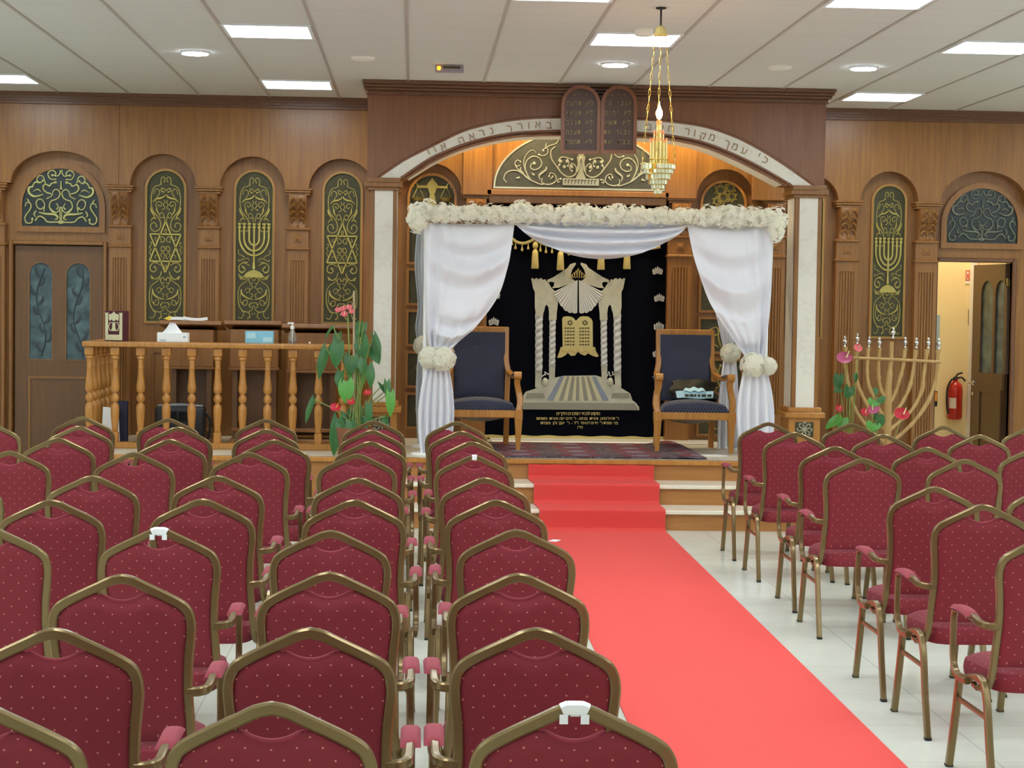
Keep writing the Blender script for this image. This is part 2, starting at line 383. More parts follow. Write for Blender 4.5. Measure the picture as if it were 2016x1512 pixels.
# ---- front wall: upper sheet of veneer with round arches cut out of its lower edge
def ell(pxl, pxr, spl, spr, top):
    a = at(pxl, spl, YP); b = at(pxr, spr, YP); t = at((pxl+pxr)/2, top, YP)
    return a.x, b.x, (a.z+b.z)/2, t.z
ARCH = [ell(21, 208.7, 360, 362.5, 297), ell(256, 386, 364, 367.5, 303), ell(432.5, 561, 369, 372.5, 308), ell(607.5, 736, 374, 376.5, 312.5),
        ell(789, 908.7, 378, 380, 321), ell(1371, 1485, 391, 393, 333), ell(1514, 1651, 393, 395, 340), ell(1694.5, 1808, 396, 400, 337.5), ell(1851, 2023, 400, 402, 337)]
ZS = ARCH[1][2]
low = []
for k, (x0, x1, zs, zt) in enumerate(ARCH):
    low.append((x0, zs)); a = (x1-x0)/2
    low += [(x, z) for x, z in arcpts((x0+x1)/2, zs, a, zt-zs, PI, 0, 24)][1:-1]
    low.append((x1, zs))
ZARK = at(1136, 388, YP).z
i4 = next(i for i, p in enumerate(low) if p == (ARCH[4][1], ARCH[4][2]))
low[i4+1:i4+1] = [(ARCH[4][1], ZARK), (ARCH[5][0], ZARK)]
poly = [(XL, ZS)] + low + [(XR, low[-1][1]), (XR, HC), (XL, HC)]
mb = MB().prism(poly, YP, YN-.001)
# niche backs with the two doorways cut out
dL = (at(26, 482, YN).x, at(204, 486, YN).x, at(110, 482, YN).z)
dR = (at(1846, 515, YN).x, at(1993, 520, YN).x, at(1920, 516, YN).z)
ark = (at(957, 600, YN).x, at(1313, 600, YN).x, at(1136, 390, YN).z)
holes = [[(dL[0], 0), (dL[1], 0), (dL[1], dL[2]), (dL[0], dL[2])]]
back = [(XL, 0), (dL[0], 0), (dL[0], dL[2]), (dL[1], dL[2]), (dL[1], 0), (ark[0], 0), (ark[0], ark[2]), (ark[1], ark[2]), (ark[1], 0), (dR[0], 0), (dR[0], dR[2]), (dR[1], dR[2]), (dR[1], 0), (XR, 0), (XR, HC), (XL, HC)]
mb.prism(back, YN, YN+.06, m=0)
struct(mb, 'wall_front', W_WALL, 30)
struct(MB().box(ark[0]-.05, ark[1]+.05, 16.9, 16.95, 0, ark[2]+.05).box(ark[0]-.05, ark[0], YN+.06, 16.9, 0, ark[2]+.05).box(ark[1], ark[1]+.05, YN+.06, 16.9, 0, ark[2]+.05).box(ark[0], ark[1], YN+.06, 16.9, ark[2], ark[2]+.05), 'wall_ark_recess', W_DARK)
# cornices, thin joint strip in the veneer, lintel above the ark
def cornice(mb, x0, x1, yb, d, h=.095):
    for (y, z0, z1) in ((d, HC-.03, HC), (d-.022, HC-.052, HC-.03), (d-.045, HC-.072, HC-.052), (d-.07, HC-h, HC-.072)): mb.box(x0, x1, yb-y, yb, z0, z1)
mb = MB(); cornice(mb, XL, XR, YP, .11); struct(mb, 'trim_2', W_DARK)
x = at(232, 280, YP).x; struct(MB().box(x-.008, x+.008, YP-.008, YP, ARCH[1][2], HC-.1), 'trim_3', W_TRIM)
a0, a1 = at(958, 383, YP), at(1316, 391, YP)
struct(MB().box(a0.x, a1.x, YP-.05, YP, a0.z-.005, a0.z+.045, .006).box(a0.x+.02, a1.x-.02, YP-.02, YN+.05, a0.z-.07, a0.z-.005, .004), 'trim_4', W_TRIM)
# the four projecting blocks of veneer over the inner pilasters
for k, (l, r, b) in enumerate(((911, 968, 383), (1310, 1371, 390.5), (1481, 1545, 394))):
    p, q = at(l, b, YP-.05), at(r, b, YP-.05)
    struct(MB().box(p.x, q.x, YP-.05, YP, p.z, HC-.1, .004), 'trim_%d' % (5+k), W_WALL)
# wing of wall framing around the doors
def casing(mb, x0, x1, zt, w, y0, y1): mb.box(x0-w, x0, y0, y1, 0, zt+w, .006).box(x1, x1+w, y0, y1, 0, zt+w, .006).box(x0, x1, y0, y1, zt, zt+w, .006)
mb = MB(); casing(mb, dL[0], dL[1], dL[2], .035, YN-.03, YN); struct(mb, 'trim_8', W_TRIM)
mb = MB(); casing(mb, dR[0], dR[1], dR[2], .035, YN-.025, YN); mb.box(dR[1], dR[1]+.025, YN, YN+.17, 0, dR[2]).box(dR[0]-.025, dR[0], YN, YN+.17, 0, dR[2]).box(dR[0]-.025, dR[1]+.025, YN, YN+.17, dR[2], dR[2]+.02)
struct(mb, 'trim_9', W_DARK)
# ---- pilasters
def rosette_sq(mb, cx, cz, y): mb.box(cx-.032, cx+.032, y-.01, y, cz-.03, cz+.03, .004).box(cx-.016, cx+.016, y-.018, y-.01, cz-.014, cz+.016, .004).ball((cx, y-.018, cz-.006), .011, 8)
def pilaster(pl, pr, label, zbot, yb=YN, zoff=0):
    x0, x1 = at(pl, 480, yb-.1).x, at(pr, 480, yb-.1).x; cx = (x0+x1)/2; hw = (x1-x0)/2
    Z = lambda y: at(236, y, yb-.1).z + zoff
    t = thing('pilaster', label, 'pilaster', (cx, yb-.05, zbot), 'fluted wall pilasters')
    yf = yb-.10
    # shaft: flutes are real grooves between raised strips
    m = MB().box(x0, x1, yf+.012, yb, zbot, Z(485)); n = 5; fw = hw*1.3/n
    m.box(x0, x0+hw*.35, yf, yf+.012, zbot, Z(485)).box(x1-hw*.35, x1, yf, yf+.012, zbot, Z(485)).box(x0+hw*.35, x1-hw*.35, yf, yf+.012, Z(507), Z(485)).box(x0+hw*.35, x1-hw*.35, yf, yf+.012, zbot, zbot+.25)
    for i in range(n): m.box(cx-hw*.65+fw*(i+.18), cx-hw*.65+fw*(i+.82), yf, yf+.012, zbot+.25, Z(507), .003)
    m.build('shaft', W_TRIM, t)
    m = MB().box(x0-.012, x1+.012, yf-.02, yb, Z(487), Z(481), .008).box(x0, x1, yf, yb, Z(481), Z(448)); rosette_sq(m, cx, Z(464), yf)
    m.box(x0-.012, x1+.012, yf-.022, yb, Z(448), Z(442), .008); m.build('block', W_TRIM, t)
    # carved scroll corbel
    m = MB(); w = hw*.82; zt, zb = Z(379), Z(442); H = zt-zb
    prof = lambda v: yf-.01-.05*(.5+.5*math.cos(PI*min(1, v*1.05)))-.012*math.sin(v*PI*2)
    m.grid(lambda u, v: (cx-w+2*w*u, prof(v)-.006*math.cos((u-.5)*PI), zt-H*v), 6, 14)
    m.grid(lambda u, v: (cx-w, prof(v)+(yb-prof(v))*(1-u), zt-H*v), 1, 14).grid(lambda u, v: (cx+w, prof(v)+(yb-prof(v))*u, zt-H*v), 1, 14)
    m.build('corbel', W_TRIM, t)
    m = MB()
    for s in (-1, 1):
        m.tube([(cx+s*w*.88, prof(v)-.008, zt-H*v) for v in [i/12 for i in range(13)]], .006, 6)
        for q in range(4):
            v = .1+.2*q; m.tube(crv([(cx, prof(v+.12)-.012, zt-H*(v+.14)), (cx+s*w*.35, prof(v)-.022, zt-H*v), (cx+s*w*.75, prof(v+.08)-.018, zt-H*(v+.08)), (cx+s*w*.6, prof(v+.16)-.01, zt-H*(v+.17))], 4), [.007]*5+[.009]*4+[.008, .006, .004, .003], 6)
    m.tube([(cx, prof(v)-.014, zt-H*v) for v in [i/12 for i in range(12)]], .007, 6).ball((cx, prof(.93)-.01, zt-H*.95), .014, 8)
    m.build('acanthus_carving', W_TRIM, t)
    m = MB()
    for (e, za, zc) in ((.03, 365, 369), (.02, 369, 374), (.008, 374, 379)): m.box(x0-e, x1+e, yf-e-.03, yb, Z(zc), Z(za), .004)
    m.build('capital', W_TRIM, t); return t
pilaster(-28, 9, 'fluted wood pilaster cut by the left frame edge, left of the closed door', 0)
pilaster(215, 257, 'fluted wood pilaster between the closed door and the leftmost tall brass panel', SH)
pilaster(390, 431, 'fluted wood pilaster between the star panel nearest the door and the candelabrum panel', SH)
pilaster(565, 607, 'fluted wood pilaster right of the left candelabrum panel, above the pump bottle', SH)
pilaster(912, 960, 'fluted wood pilaster left of the dark ark curtain, behind the canopy drape', SH)
pilaster(1316, 1362, 'fluted wood pilaster right of the dark ark curtain, behind the blue throne', SH, zoff=-.01)
pilaster(1503, 1546, 'fluted wood pilaster behind the right edge of the canopy, left of the marble column', SH)
pilaster(1647, 1690, 'fluted wood pilaster right of the right marble column, behind the potted plant', 0, zoff=-.02)
pilaster(1803, 1846, 'fluted wood pilaster left of the open doorway', 0, zoff=-.02)
# ================================================================ BRASS RELIEF PANELS
def mirror(items): return [(p, r, f) for p, r, f in items] + [([(496-x, y) for x, y in p], r, f) for p, r, f in items]
# traced in a 504-wide tall frame, x centre 248, half width 168, y 60 (top) .. 1450 (bottom); (points, radius, thick end?)
TOPV = [([(205,185),(200,150),(208,118),(228,112),(240,130),(232,155)],6,0), ([(205,160),(190,185),(140,205),(115,270),(110,350),(125,420),(165,470),(195,520),(200,570),(180,605),(140,615),(110,590),(108,555),(130,535),(155,545),(160,570)],7,0),
  ([(135,270),(150,225),(180,230),(190,260),(175,285),(150,330)],6,0), ([(125,345),(160,315),(200,308),(235,290),(240,270)],11,1), ([(165,400),(155,370),(165,345),(195,340),(210,365),(195,385),(180,372)],6,0), ([(185,460),(165,420),(165,385)],10,1),
  ([(240,520),(235,480),(215,440),(190,460),(200,490),(222,485)],6,0), ([(248,240),(230,222),(210,215),(205,240),(225,250)],8,0), ([(230,325),(240,345),(225,370),(240,395),(218,412)],6,0), ([(105,395),(115,430),(140,470),(150,505)],10,1), ([(110,520),(130,492),(165,500)],8,1)]
LOWV = [([(205,930),(150,905),(110,930),(108,975),(140,992),(165,970),(148,948)],8,0), ([(212,985),(198,1030),(155,1060),(112,1030),(125,1055)],8,0), ([(195,1040),(185,1070),(120,1120),(100,1190),(105,1290),(140,1350),(200,1370),(212,1400),(195,1425)],7,0),
  ([(240,1090),(215,1097),(203,1062),(225,1040),(240,1065)],7,0), ([(128,1150),(140,1200),(190,1235),(240,1245)],11,1), ([(125,1180),(120,1250),(150,1300),(185,1290),(182,1250),(155,1260)],6,0), ([(165,1170),(180,1140),(205,1145),(205,1175),(185,1182)],6,0),
  ([(215,1108),(238,1130),(215,1152)],6,0), ([(215,1190),(238,1203),(228,1222)],6,0), ([(242,1300),(230,1345),(180,1365),(130,1340),(103,1270)],6,0), ([(100,1410),(120,1424),(142,1412),(155,1370),(130,1340)],6,0), ([(248,1280),(225,1278),(203,1302),(220,1322)],6,0),
  ([(143,1280),(145,1281)],13,0), ([(212,1293),(213,1294)],12,0), ([(140,1358),(141,1359)],10,0), ([(212,1412),(213,1413)],10,0), ([(238,1380),(239,1381)],9,0)]
STARV = [([(212,700),(198,678),(220,664),(240,690),(225,715),(205,712)],6,0), ([(205,800),(212,762),(238,758),(238,792),(218,800)],7,0), ([(215,856),(203,832),(225,815),(243,840),(232,868)],6,0), ([(100,725),(113,715),(113,745),(96,760),(113,785),(98,810),(113,832)],6,0), ([(160,665),(150,690),(165,700)],5,0), ([(160,868),(150,845),(165,835)],5,0), ([(248,590),(238,610),(244,625)],5,0), ([(248,925),(238,935),(244,955)],5,0)]
MENV = [([(102,870),(105,890),(150,870),(190,862),(200,880)],6,0), ([(190,900),(150,900),(110,930),(108,980),(140,998),(165,965),(140,940)],7,0), ([(98,780),(100,820),(130,835),(150,850)],6,0), ([(100,1010),(118,1030),(150,1040)],7,0)]
def relief(mb, items, T, k, y, sq=.95):
    for p, r, th in items:
        r = r*.86
        q = crv(p, 4) if len(p) > 2 else [Vector(a) for a in p]
        n = len(q)
        rr = [(r*(.55+.75*math.sin(PI*min(1, i/(n-1)*1.05)))) if th else r*(.8+.2*math.sin(PI*i/(n-1))) for i in range(n)] if n > 2 else [r]*n
        if n == 2:
            x, z = T(*q[0]); mb.ball((x, y, z), r*k, 8, sc=(1, .6, 1)); continue
        mb.tube([(T(*a)[0], y, T(*a)[1]) for a in q], [a*k for a in rr], 6, prof=[(math.cos(2*PI*i/6), sq*math.sin(2*PI*i/6)) for i in range(6)], ref=(0, 1, 0))
        x, z = T(*q[-1])
        if not th: mb.ball((x, y, z), r*k*1.5, 7, sc=(1, .6, 1))
def brass_panel(cpx, hpx, ytop, ybot, design, label, group, mf=BRASS):
    c = at(cpx, (ytop+ybot)/2, YN-.01); l, r = at(cpx-hpx, ybot, YN-.01), at(cpx+hpx, ybot, YN-.01); zt = at(cpx, ytop, YN-.01).z; zb = (l.z+r.z)/2
    cx, hw = (l.x+r.x)/2, (r.x-l.x)/2
    t = thing('brass_panel', label, 'wall panel', (cx, YN, zb), group)
    out = roundtop(cx-hw, cx+hw, zb, zt)
    MB2 = MB(); frame(MB2, out, .014, YN-.03, YN); MB2.build('wooden_frame', W_LITE, t); mb = MB(); frame(mb, inset(out, .014), .007, YN-.034, YN-.004); mb.build('gilt_frame', GILT, t)
    MB().prism(inset(out, .02), YN-.012, YN).build('back_plate', BRONZE, t)
    k = (hw-.026)/168; H = zt-zb-.045
    T = lambda x, y: (cx+(x-248)*k, zb+.02+(1450-y)/1390*H); y = YN-.014
    mb = MB(); relief(mb, mirror(TOPV), T, k, y); relief(mb, mirror(LOWV), T, k, y)
    if design == 'star': relief(mb, mirror(STARV), T, k, y)
    else: relief(mb, mirror(MENV), T, k, y)
    mb.build('scroll_relief', mf, t)
    mb = MB()
    if design == 'star':
        for tri in ([(248,520),(100,893),(396,893)], [(248,1000),(102,642),(394,642)]):
            P = [Vector((T(*a)[0], y-.004, T(*a)[1])) for a in tri]
            for i in range(3): mb.tube([P[i], P[(i+1) % 3]], 11*k, prof=[(-1, -.6), (1, -.6), (.55, .6), (-.55, .6)], ref=(0, -1, 0))
        mb.build('star', mf, t)
    else:
        bar = [(-1, -.5), (1, -.5), (.6, .6), (-.6, .6)]
        for dx, dep in ((140, 235), (96, 190), (48, 140)):
            for s in (-1, 1):
                p = [(248+s*dx, 545), (248+s*dx, 690-dx*.2)] + [(248+s*dx*math.cos(a), 690-dx*.2+(dep-90+dx*.2)*math.sin(a)) for a in [PI/2*i/8 for i in range(1, 9)]]
                mb.tube([(T(*a)[0], y-.004, T(*a)[1]) for a in p], 13*k, prof=bar, ref=(0, -1, 0))
        mb.tube([(T(248, a)[0], y-.006, T(248, a)[1]) for a in (545, 700, 845, 880, 960)], [13*k, 13*k, 15*k, 11*k, 20*k], prof=bar, ref=(0, -1, 0))
        for i in range(7):
            x = 108+140/3*i
            for yy in (540, 572): mb.box(T(x-17, 0)[0], T(x+17, 0)[0], y-.016, y, T(0, yy+12)[1], T(0, yy-10)[1], .003)
        mb.prism([T(150, 1040), T(348, 1040), T(330, 1010), T(300, 985), T(248, 965), T(196, 985), T(166, 1010)][:], y-.018, y)
        mb.build('candelabrum', mf, t)
    return t
GILT = mat('gilt_frame_edge', 'A08C4C', .35, .6)
GB = 'tall round-headed brass relief panels'
brass_panel(325, 41, 332, 637, 'star', 'tall brass relief panel with six-pointed star, nearest the closed door', GB)
brass_panel(499, 40.5, 334, 637, 'menorah', 'tall brass relief panel with seven-branched candelabrum, left of the canopy', GB)
brass_panel(672, 40, 337, 639, 'star', 'tall brass relief panel with six-pointed star, beside the left marble column', GB)
brass_panel(1582, 36, 362, 667, 'star', 'tall brass relief panel mostly hidden behind the right marble column', GB)
brass_panel(1744, 35, 362, 667, 'menorah', 'tall dark brass relief panel with seven-branched candelabrum, behind the branch candelabrum', GB)
# plain lower wainscot fields under the panels
mb = MB()
for l, r, t_, b_ in ((300, 368, 690, 850), (470, 540, 690, 850), (640, 712, 690, 850), (1698, 1778, 698, 920), (1555, 1615, 698, 900)):
    p, q = at(l, t_, YN), at(r, t_, YN); zb = at(l, b_, YN).z
    frame(mb, [(p.x, zb), (q.x, zb), (q.x, p.z), (p.x, p.z)], .018, YN-.014, YN)
struct(mb, 'trim_10', W_TRIM)
# alcove niches: arched plaque above a column of framed dark plaques
def plaque(x0, x1, z0, z1, design, label, arched=False, zt=None):
    t = thing('bronze_plaque', label, 'wall panel', ((x0+x1)/2, YN, z0), 'framed dark bronze plaques beside the ark')
    out = roundtop(x0, x1, z0, z1) if arched else [(x0, z0), (x1, z0), (x1, z1), (x0, z1)]
    mb = MB(); frame(mb, out, .022, YN-.035, YN); mb.build('wooden_frame', W_LITE if arched else W_TRIM, t)
    MB().prism(inset(out, .02), YN-.012, YN).build('back_plate', BRONZE, t)
    cx, cz = (x0+x1)/2, (z0+z1)/2; w = (x1-x0); mb = MB(); y = YN-.014
    if design == 'scales':
        cz = z0+(z1-z0)*.62
        mb.box(cx-w*.32, cx+w*.32, y-.012, y, cz+.03, cz+.055, .004).prism([(cx-.045, cz-.15), (cx+.045, cz-.15), (cx+.02, cz-.02), (cx+.05, cz+.06), (cx, cz+.12), (cx-.05, cz+.06), (cx-.02, cz-.02)], y-.014, y).ball((cx, y-.004, cz+.15), .016)
        for s in (-1, 1):
            ex = cx+s*w*.28
            mb.lathe([(.002, -.055), (.04, -.052), (.055, -.03), (.058, -.022), (.003, -.024)], (ex, y-.004, cz-.03), 12)
            for d in (-1, 1): mb.tube([(ex, y-.004, cz+.05), (ex+d*.05, y-.004, cz-.055)], .003, 5)
            mb.tube(crv([(ex, y, cz+.04), (ex+s*.02, y, cz+.075), (ex+s*.045, y, cz+.06), (ex+s*.04, y, cz+.04)], 4), .008, 6)
    elif design == 'stars':
        for sx, sz, r in ((-.03, .05, .06), (.06, .07, .055), (.0, -.02, .06), (.075, -.01, .05), (-.06, -.05, .045)):
            for a0 in (PI/2, -PI/2):
                P = [Vector((cx+sx+r*math.cos(a0+i*2*PI/3), y-.003, cz+.08+sz+r*math.sin(a0+i*2*PI/3))) for i in range(3)]
                for i in range(3): mb.tube([P[i], P[(i+1) % 3]], .006, 6)
    else:
        rnd = random.Random(int(z0*1000)+int(x0*77)); h = z1-z0
        for s in (-1, 1):
            mb.tube(crv([(cx+s*.02, y, cz-h*.32), (cx+s*w*.22, y, cz-h*.15), (cx+s*w*.27, y, cz+h*.1), (cx+s*w*.1, y, cz+h*.22), (cx+s*w*.06, y, cz+h*.05), (cx+s*w*.15, y, cz)], 4), .008, 6, ref=(0, 1, 0))
        mb.tube(crv([(cx, y, cz-h*.3), (cx+w*.06*rnd.choice((-1, 1)), y, cz), (cx, y, cz+h*.3)], 4), .009, 6, ref=(0, 1, 0)).ball((cx, y, cz+h*.3), .016, 8)
    mb.build('brass_relief', BRASS, t); return t
for side, (pl, pr) in (('left', (799.5, 896.5)), ('right', (1375, 1466))):
    x0, x1 = at(pl, 600, YN-.02).x, at(pr, 600, YN-.02).x
    dy = 0 if side == 'left' else 14; cxp = (pl+pr)/2
    Z = lambda y: at(cxp, y+dy, YN-.02).z
    plaque(x0, x1, Z(437), Z(341), 'scales' if side == 'left' else 'stars', 'arched bronze plaque with brass scales, behind the canopy left corner' if side == 'left' else 'arched bronze plaque with brass stars, behind the canopy right corner', True)
    for i in range(5):
        plaque(x0, x1, Z(521+81*i), Z(447+81.5*i), 'curl', '%s framed bronze plaque from the top under the arched %s plaque' % (ORD[i], 'scales' if side == 'left' else 'stars'))
# ---- door lunettes
def lunette(pl, pr, yb, yt, design, name, label, mg, mi, wd):
    a, b = at(pl, yb, YN-.01), at(pr, yb, YN-.01); zt = at((pl+pr)/2, yt, YN-.01).z; zb = (a.z+b.z)/2; cx = (a.x+b.x)/2; hw = (b.x-a.x)/2
    t = thing(name, label, 'wall panel' if name == 'silver_lunette' else 'grille', (cx, YN, zb))
    out = ([(cx-hw, zb), (cx+hw, zb)] + arcpts(cx, zb, hw, zt-zb, 0, PI, 36)[1:-1]) if name == 'silver_lunette' else roundtop(cx-hw, cx+hw, zb, zt, hw*1.0, 32)
    return t, cx, hw, zb, zt, out
GRV = [([(470,690),(468,720),(450,740),(432,738)],9,0), ([(440,765),(392,765),(372,722),(400,695),(432,708),(430,732),(405,735)],10,0), ([(352,800),(332,745),(300,742),(283,775),(310,797),(330,780)],10,0), ([(258,830),(222,838),(222,880),(265,908),(335,890)],15,1), ([(240,840),(272,792),(305,802)],10,1), ([(318,870),(290,850),(250,870)],9,1),
  ([(400,885),(358,872),(333,840),(350,808),(385,822),(400,802),(432,792)],12,0), ([(360,925),(402,902),(415,862),(442,848),(468,872),(460,912),(430,932),(398,945),(385,990),(412,1032),(452,1030),(470,998)],10,0), ([(340,1030),(345,962),(312,928),(280,950),(287,992),(312,1010),(335,1000)],10,0), ([(190,990),(202,960),(232,965),(236,1000),(212,1040),(188,1080),(202,1122),(242,1120),(246,1090)],11,0),
  ([(270,1105),(302,1068),(342,1082),(372,1112),(462,1112)],12,0), ([(300,1035),(362,1048),(432,1052),(452,1082),(428,1092)],14,1), ([(380,990),(422,1032)],9,0), ([(205,925),(228,962)],9,1), ([(470,1010),(470,1062),(474,1122)],8,0), ([(478,780),(474,842)],8,0), ([(440,960),(455,985),(445,1005)],8,0), ([(280,1020),(262,1050),(275,1075)],9,1)]
for pl, pr, yb, yt, lab, mi in ((43, 197, 447, 331, 'half-round scrollwork grille over dark glass above the closed left door', IRONB), (1861, 2003, 480, 370, 'half-round grey scrollwork grille above the open right doorway', IRONG)):
    t, cx, hw, zb, zt, out = lunette(pl, pr, yb, yt, 0, 'lunette_grille', lab, 0, mi, 0)
    o2 = inset(out, -.045); mb = MB(); frame(mb, o2, .05, YN-.03, YN); mb.build('wooden_frame', W_TRIM, t)
    MB().prism(out, YN-.008, YN).build('glass', GLASSB, t)
    k = hw/305; kz = (zt-zb)/462; T = lambda x, y: (cx+(x-477)*k*.97, zb+.006+(1146-y)*kz*.97)
    mb = MB(); it = GRV+[([(954-x, y) for x, y in p], r, f) for p, r, f in GRV]
    it = [(p if len(p) > 2 else [p[0], ((p[0][0]+p[1][0])/2+.1, (p[0][1]+p[1][1])/2), p[1]], r*.82, f) for p, r, f in it]
    relief(mb, it, T, k, YN-.016); mb.tube([(x, YN-.014, z) for x, z in out], .005, 6, closed=True); mb.build('scrollwork', mi, t)
# big silvered lunette over the ark
BLV = [([(195,600),(165,560),(190,500),(260,475),(330,490),(420,560),(520,605),(565,612)],8,0), ([(330,420),(300,432),(275,405),(300,370),(332,385)],7,0), ([(278,410),(300,452),(425,560)],7,0), ([(340,440),(335,470),(370,500)],7,1), ([(475,400),(445,412),(440,450),(485,465),(535,440),(552,390),(520,342),(455,330),(395,380),(385,460),(432,562)],8,0),
  ([(490,292),(460,265),(410,290),(370,360),(375,450),(412,532)],6,0), ([(560,262),(602,240),(612,290),(570,322),(520,310)],7,0), ([(600,190),(590,232),(642,212),(700,190),(722,140),(682,120),(650,150)],7,0), ([(600,430),(595,465),(530,520),(540,570)],11,1), ([(560,545),(555,590),(600,612),(660,605),(702,570),(690,515),(645,495),(630,530)],8,0), ([(745,575),(720,590),(722,560),(748,555)],8,0),
  ([(690,225),(645,270),(652,350),(700,420),(762,500),(835,532),(902,500),(906,430),(862,395),(840,440),(862,470)],9,0), ([(720,370),(765,330),(862,352)],9,0), ([(740,470),(720,440),(735,410)],8,0), ([(800,330),(830,380),(820,420)],7,0), ([(450,495),(470,515)],9,0), ([(290,550),(320,548)],9,0), ([(640,555),(665,530)],8,0),
  ([(745,375),(745.5,376)],22,0), ([(815,372),(815.5,373)],22,0), ([(785,430),(785.5,431)],20,0), ([(860,428),(860.5,429)],22,0), ([(475,400),(475.5,401)],20,0), ([(565,268),(565.5,269)],14,0)]
t, cx, hw, zb, zt, out = lunette(973, 1307, 372.5, 261, 0, 'silver_lunette', 'large half-round silvered relief panel over the ark, behind the wooden tablets', 0, 0, 0)
mb = MB(); frame(mb, inset(out, -.014), .016, YP-.02, YP); mb.build('rim', SILVERB, t)
MB().prism(out, YP-.012, YP).build('back_plate', SILVERED, t)
k = hw/880; T = lambda x, y: (cx+(x-955)*k, zb+.004+(640-y)*k*1.0)
mb = MB(); it = BLV+[([(1910-x, y) for x, y in p], r, f) for p, r, f in BLV]
it = [(p if len(p) != 2 or abs(p[0][0]-p[1][0]) < 2 else [p[0], ((p[0][0]+p[1][0])/2, (p[0][1]+p[1][1])/2+6), p[1]], r, f) for p, r, f in it]
relief(mb, it, T, k, YP-.014)
mb.prism([T(895, 560), T(1015, 560), T(975, 470), T(1000, 330), T(955, 260), T(910, 330), T(935, 470)], YP-.024, YP-.01)
mb.tube(crv([(T(915, 480)[0], YP-.02, T(0, 480)[1]), (T(955, 330)[0], YP-.026, T(0, 330)[1]), (T(995, 480)[0], YP-.02, T(0, 480)[1])], 6), .01, 6)
mb.build('scroll_relief', SILVERB, t)
mb = MB().prism([T(770, 615), T(1142, 615), T(1142, 545), T(770, 545)], YP-.022, YP-.01)
mb.build('inscription_band', SILVERB, t)
mb = MB()
for i in range(10):
    x = 790+34*i; mb.prism([T(x, 602), T(x+6, 602), T(x+8, 566), T(x+22, 566), T(x+22, 558), T(x, 558)], YP-.026, YP-.021)
mb.build('raised_marks', SILVERED, t)
# ================================================================ DOORS
t = thing('door_1', None, None, ((dL[0]+dL[1])/2, YN+.03, 0)); t['kind'] = 'structure'
l, r, zt = dL[0]+.012, dL[1]-.008, dL[2]-.01
def pane_poly(pl, pr, yt, yb, Y=YN+.03):
    a, b = at(pl, yb, Y), at(pr, yb, Y); return roundtop(a.x, b.x, (a.z+b.z)/2, at((pl+pr)/2, yt, Y).z)
panes = [pane_poly(57, 103.5, 516, 708), pane_poly(129.5, 177.5, 517, 709)]
MB().prism([(l, .01), (r, .01), (r, zt), (l, zt)], YN+.03, YN+.075, panes).build('door_leaf', W_DOOR, t)
for i, p in enumerate(panes):
    g = MB().prism(p, YN+.045, YN+.055).build('pane', GLASSD, t)
    mb = MB(); frame(mb, inset(p, -.004), .008, YN+.024, YN+.036); mb.build('bead', W_TRIM, g)
    mb = MB(); x0, z0 = p[0]; x1 = p[1][0]; ccx = (x0+x1)/2; H = p[12][1]-z0; W = x1-x0; y = YN+.044; rnd = random.Random(4+i)
    mb.tube(crv([(ccx+W*.2*math.sin(v*7+i*1.5), y, z0+.03+H*.9*v) for v in [j/9 for j in range(10)]], 4), .006, 5, ref=(0, 1, 0), prof=[(1, 0), (0, .4), (-1, 0), (0, -.4)])
    for j in range(9):
        v = (j+.6)/9.5; s = 1 if j % 2 else -1; q = Vector((ccx+W*.2*math.sin(v*7+i*1.5), y, z0+.03+H*.9*v)); e = q+Vector((s*W*.26, 0, .05+.02*rnd.random()))
        mb.tube(crv([q, (q+e)/2+Vector((0, 0, -.02)), e, e+Vector((-s*.02, 0, .02))], 3), [.004, .008, .013, .016, .016, .014, .011, .008, .005, .003][:10], 5, ref=(0, 1, 0), prof=[(1, 0), (0, .2), (-1, 0), (0, -.2)])
    mb.build('etched_flowers', ETCH, g)
q = [at(56, 740, YN+.03), at(178, 742, YN+.03)]
mb = MB(); frame(mb, [(q[0].x, .12), (q[1].x, .12), (q[1].x, q[0].z), (q[0].x, q[0].z)], .02, YN+.018, YN+.03); mb.build('raised_field', W_TRIM, t)
# open door at the right, hinged on its right jamb and swung into the corridor
hx = dR[1]-.02; free = at(1917, 700, 17.33)
dv = Vector((free.x-hx, free.y-(YN+.07), 0)); DW = dv.length; ang = math.atan2(dv.y, dv.x)
t = thing('door_2', None, None, (hx, YN+.07, 0)); t['kind'] = 'structure'
# leaf in its own plane: local s from hinge (0) to free edge (DW)
Td = lambda s, y, z: Vector((hx, YN+.07, 0)) + Vector((math.cos(ang), math.sin(ang), 0))*s + Vector((math.sin(ang), -math.cos(ang), 0))*(-y) + Vector((0, 0, z))
def sloc(px, py):            # pixel on the leaf's face -> (s,z)
    d = ray(px, py); n = Vector((math.sin(ang), -math.cos(ang), 0)); o = Vector((hx, YN+.07, 0)); tt = (o.dot(n)-Vector((0, 0, CH)).dot(n))/d.dot(n)
    p = d*tt; return ((p-o).dot(Vector((math.cos(ang), math.sin(ang), 0))), p.z+CH)
zt = dR[2]-.01
dp = []
for pl, pr, yt, yb in ((1932, 1955, 553, 733), (1960, 1982, 552, 735)):
    s0, s1 = sloc(pr, yb)[0], sloc(pl, yb)[0]; dp.append(roundtop(s0, s1, sloc(pl, yb)[1], sloc((pl+pr)/2, yt)[1]))
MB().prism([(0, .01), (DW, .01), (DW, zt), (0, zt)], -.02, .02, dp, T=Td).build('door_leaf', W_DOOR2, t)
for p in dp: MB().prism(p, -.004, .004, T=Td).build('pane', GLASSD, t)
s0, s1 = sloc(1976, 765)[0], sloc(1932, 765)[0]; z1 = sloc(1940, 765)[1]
fo = [(s0, .15), (s1, .15), (s1, z1), (s0, z1)]
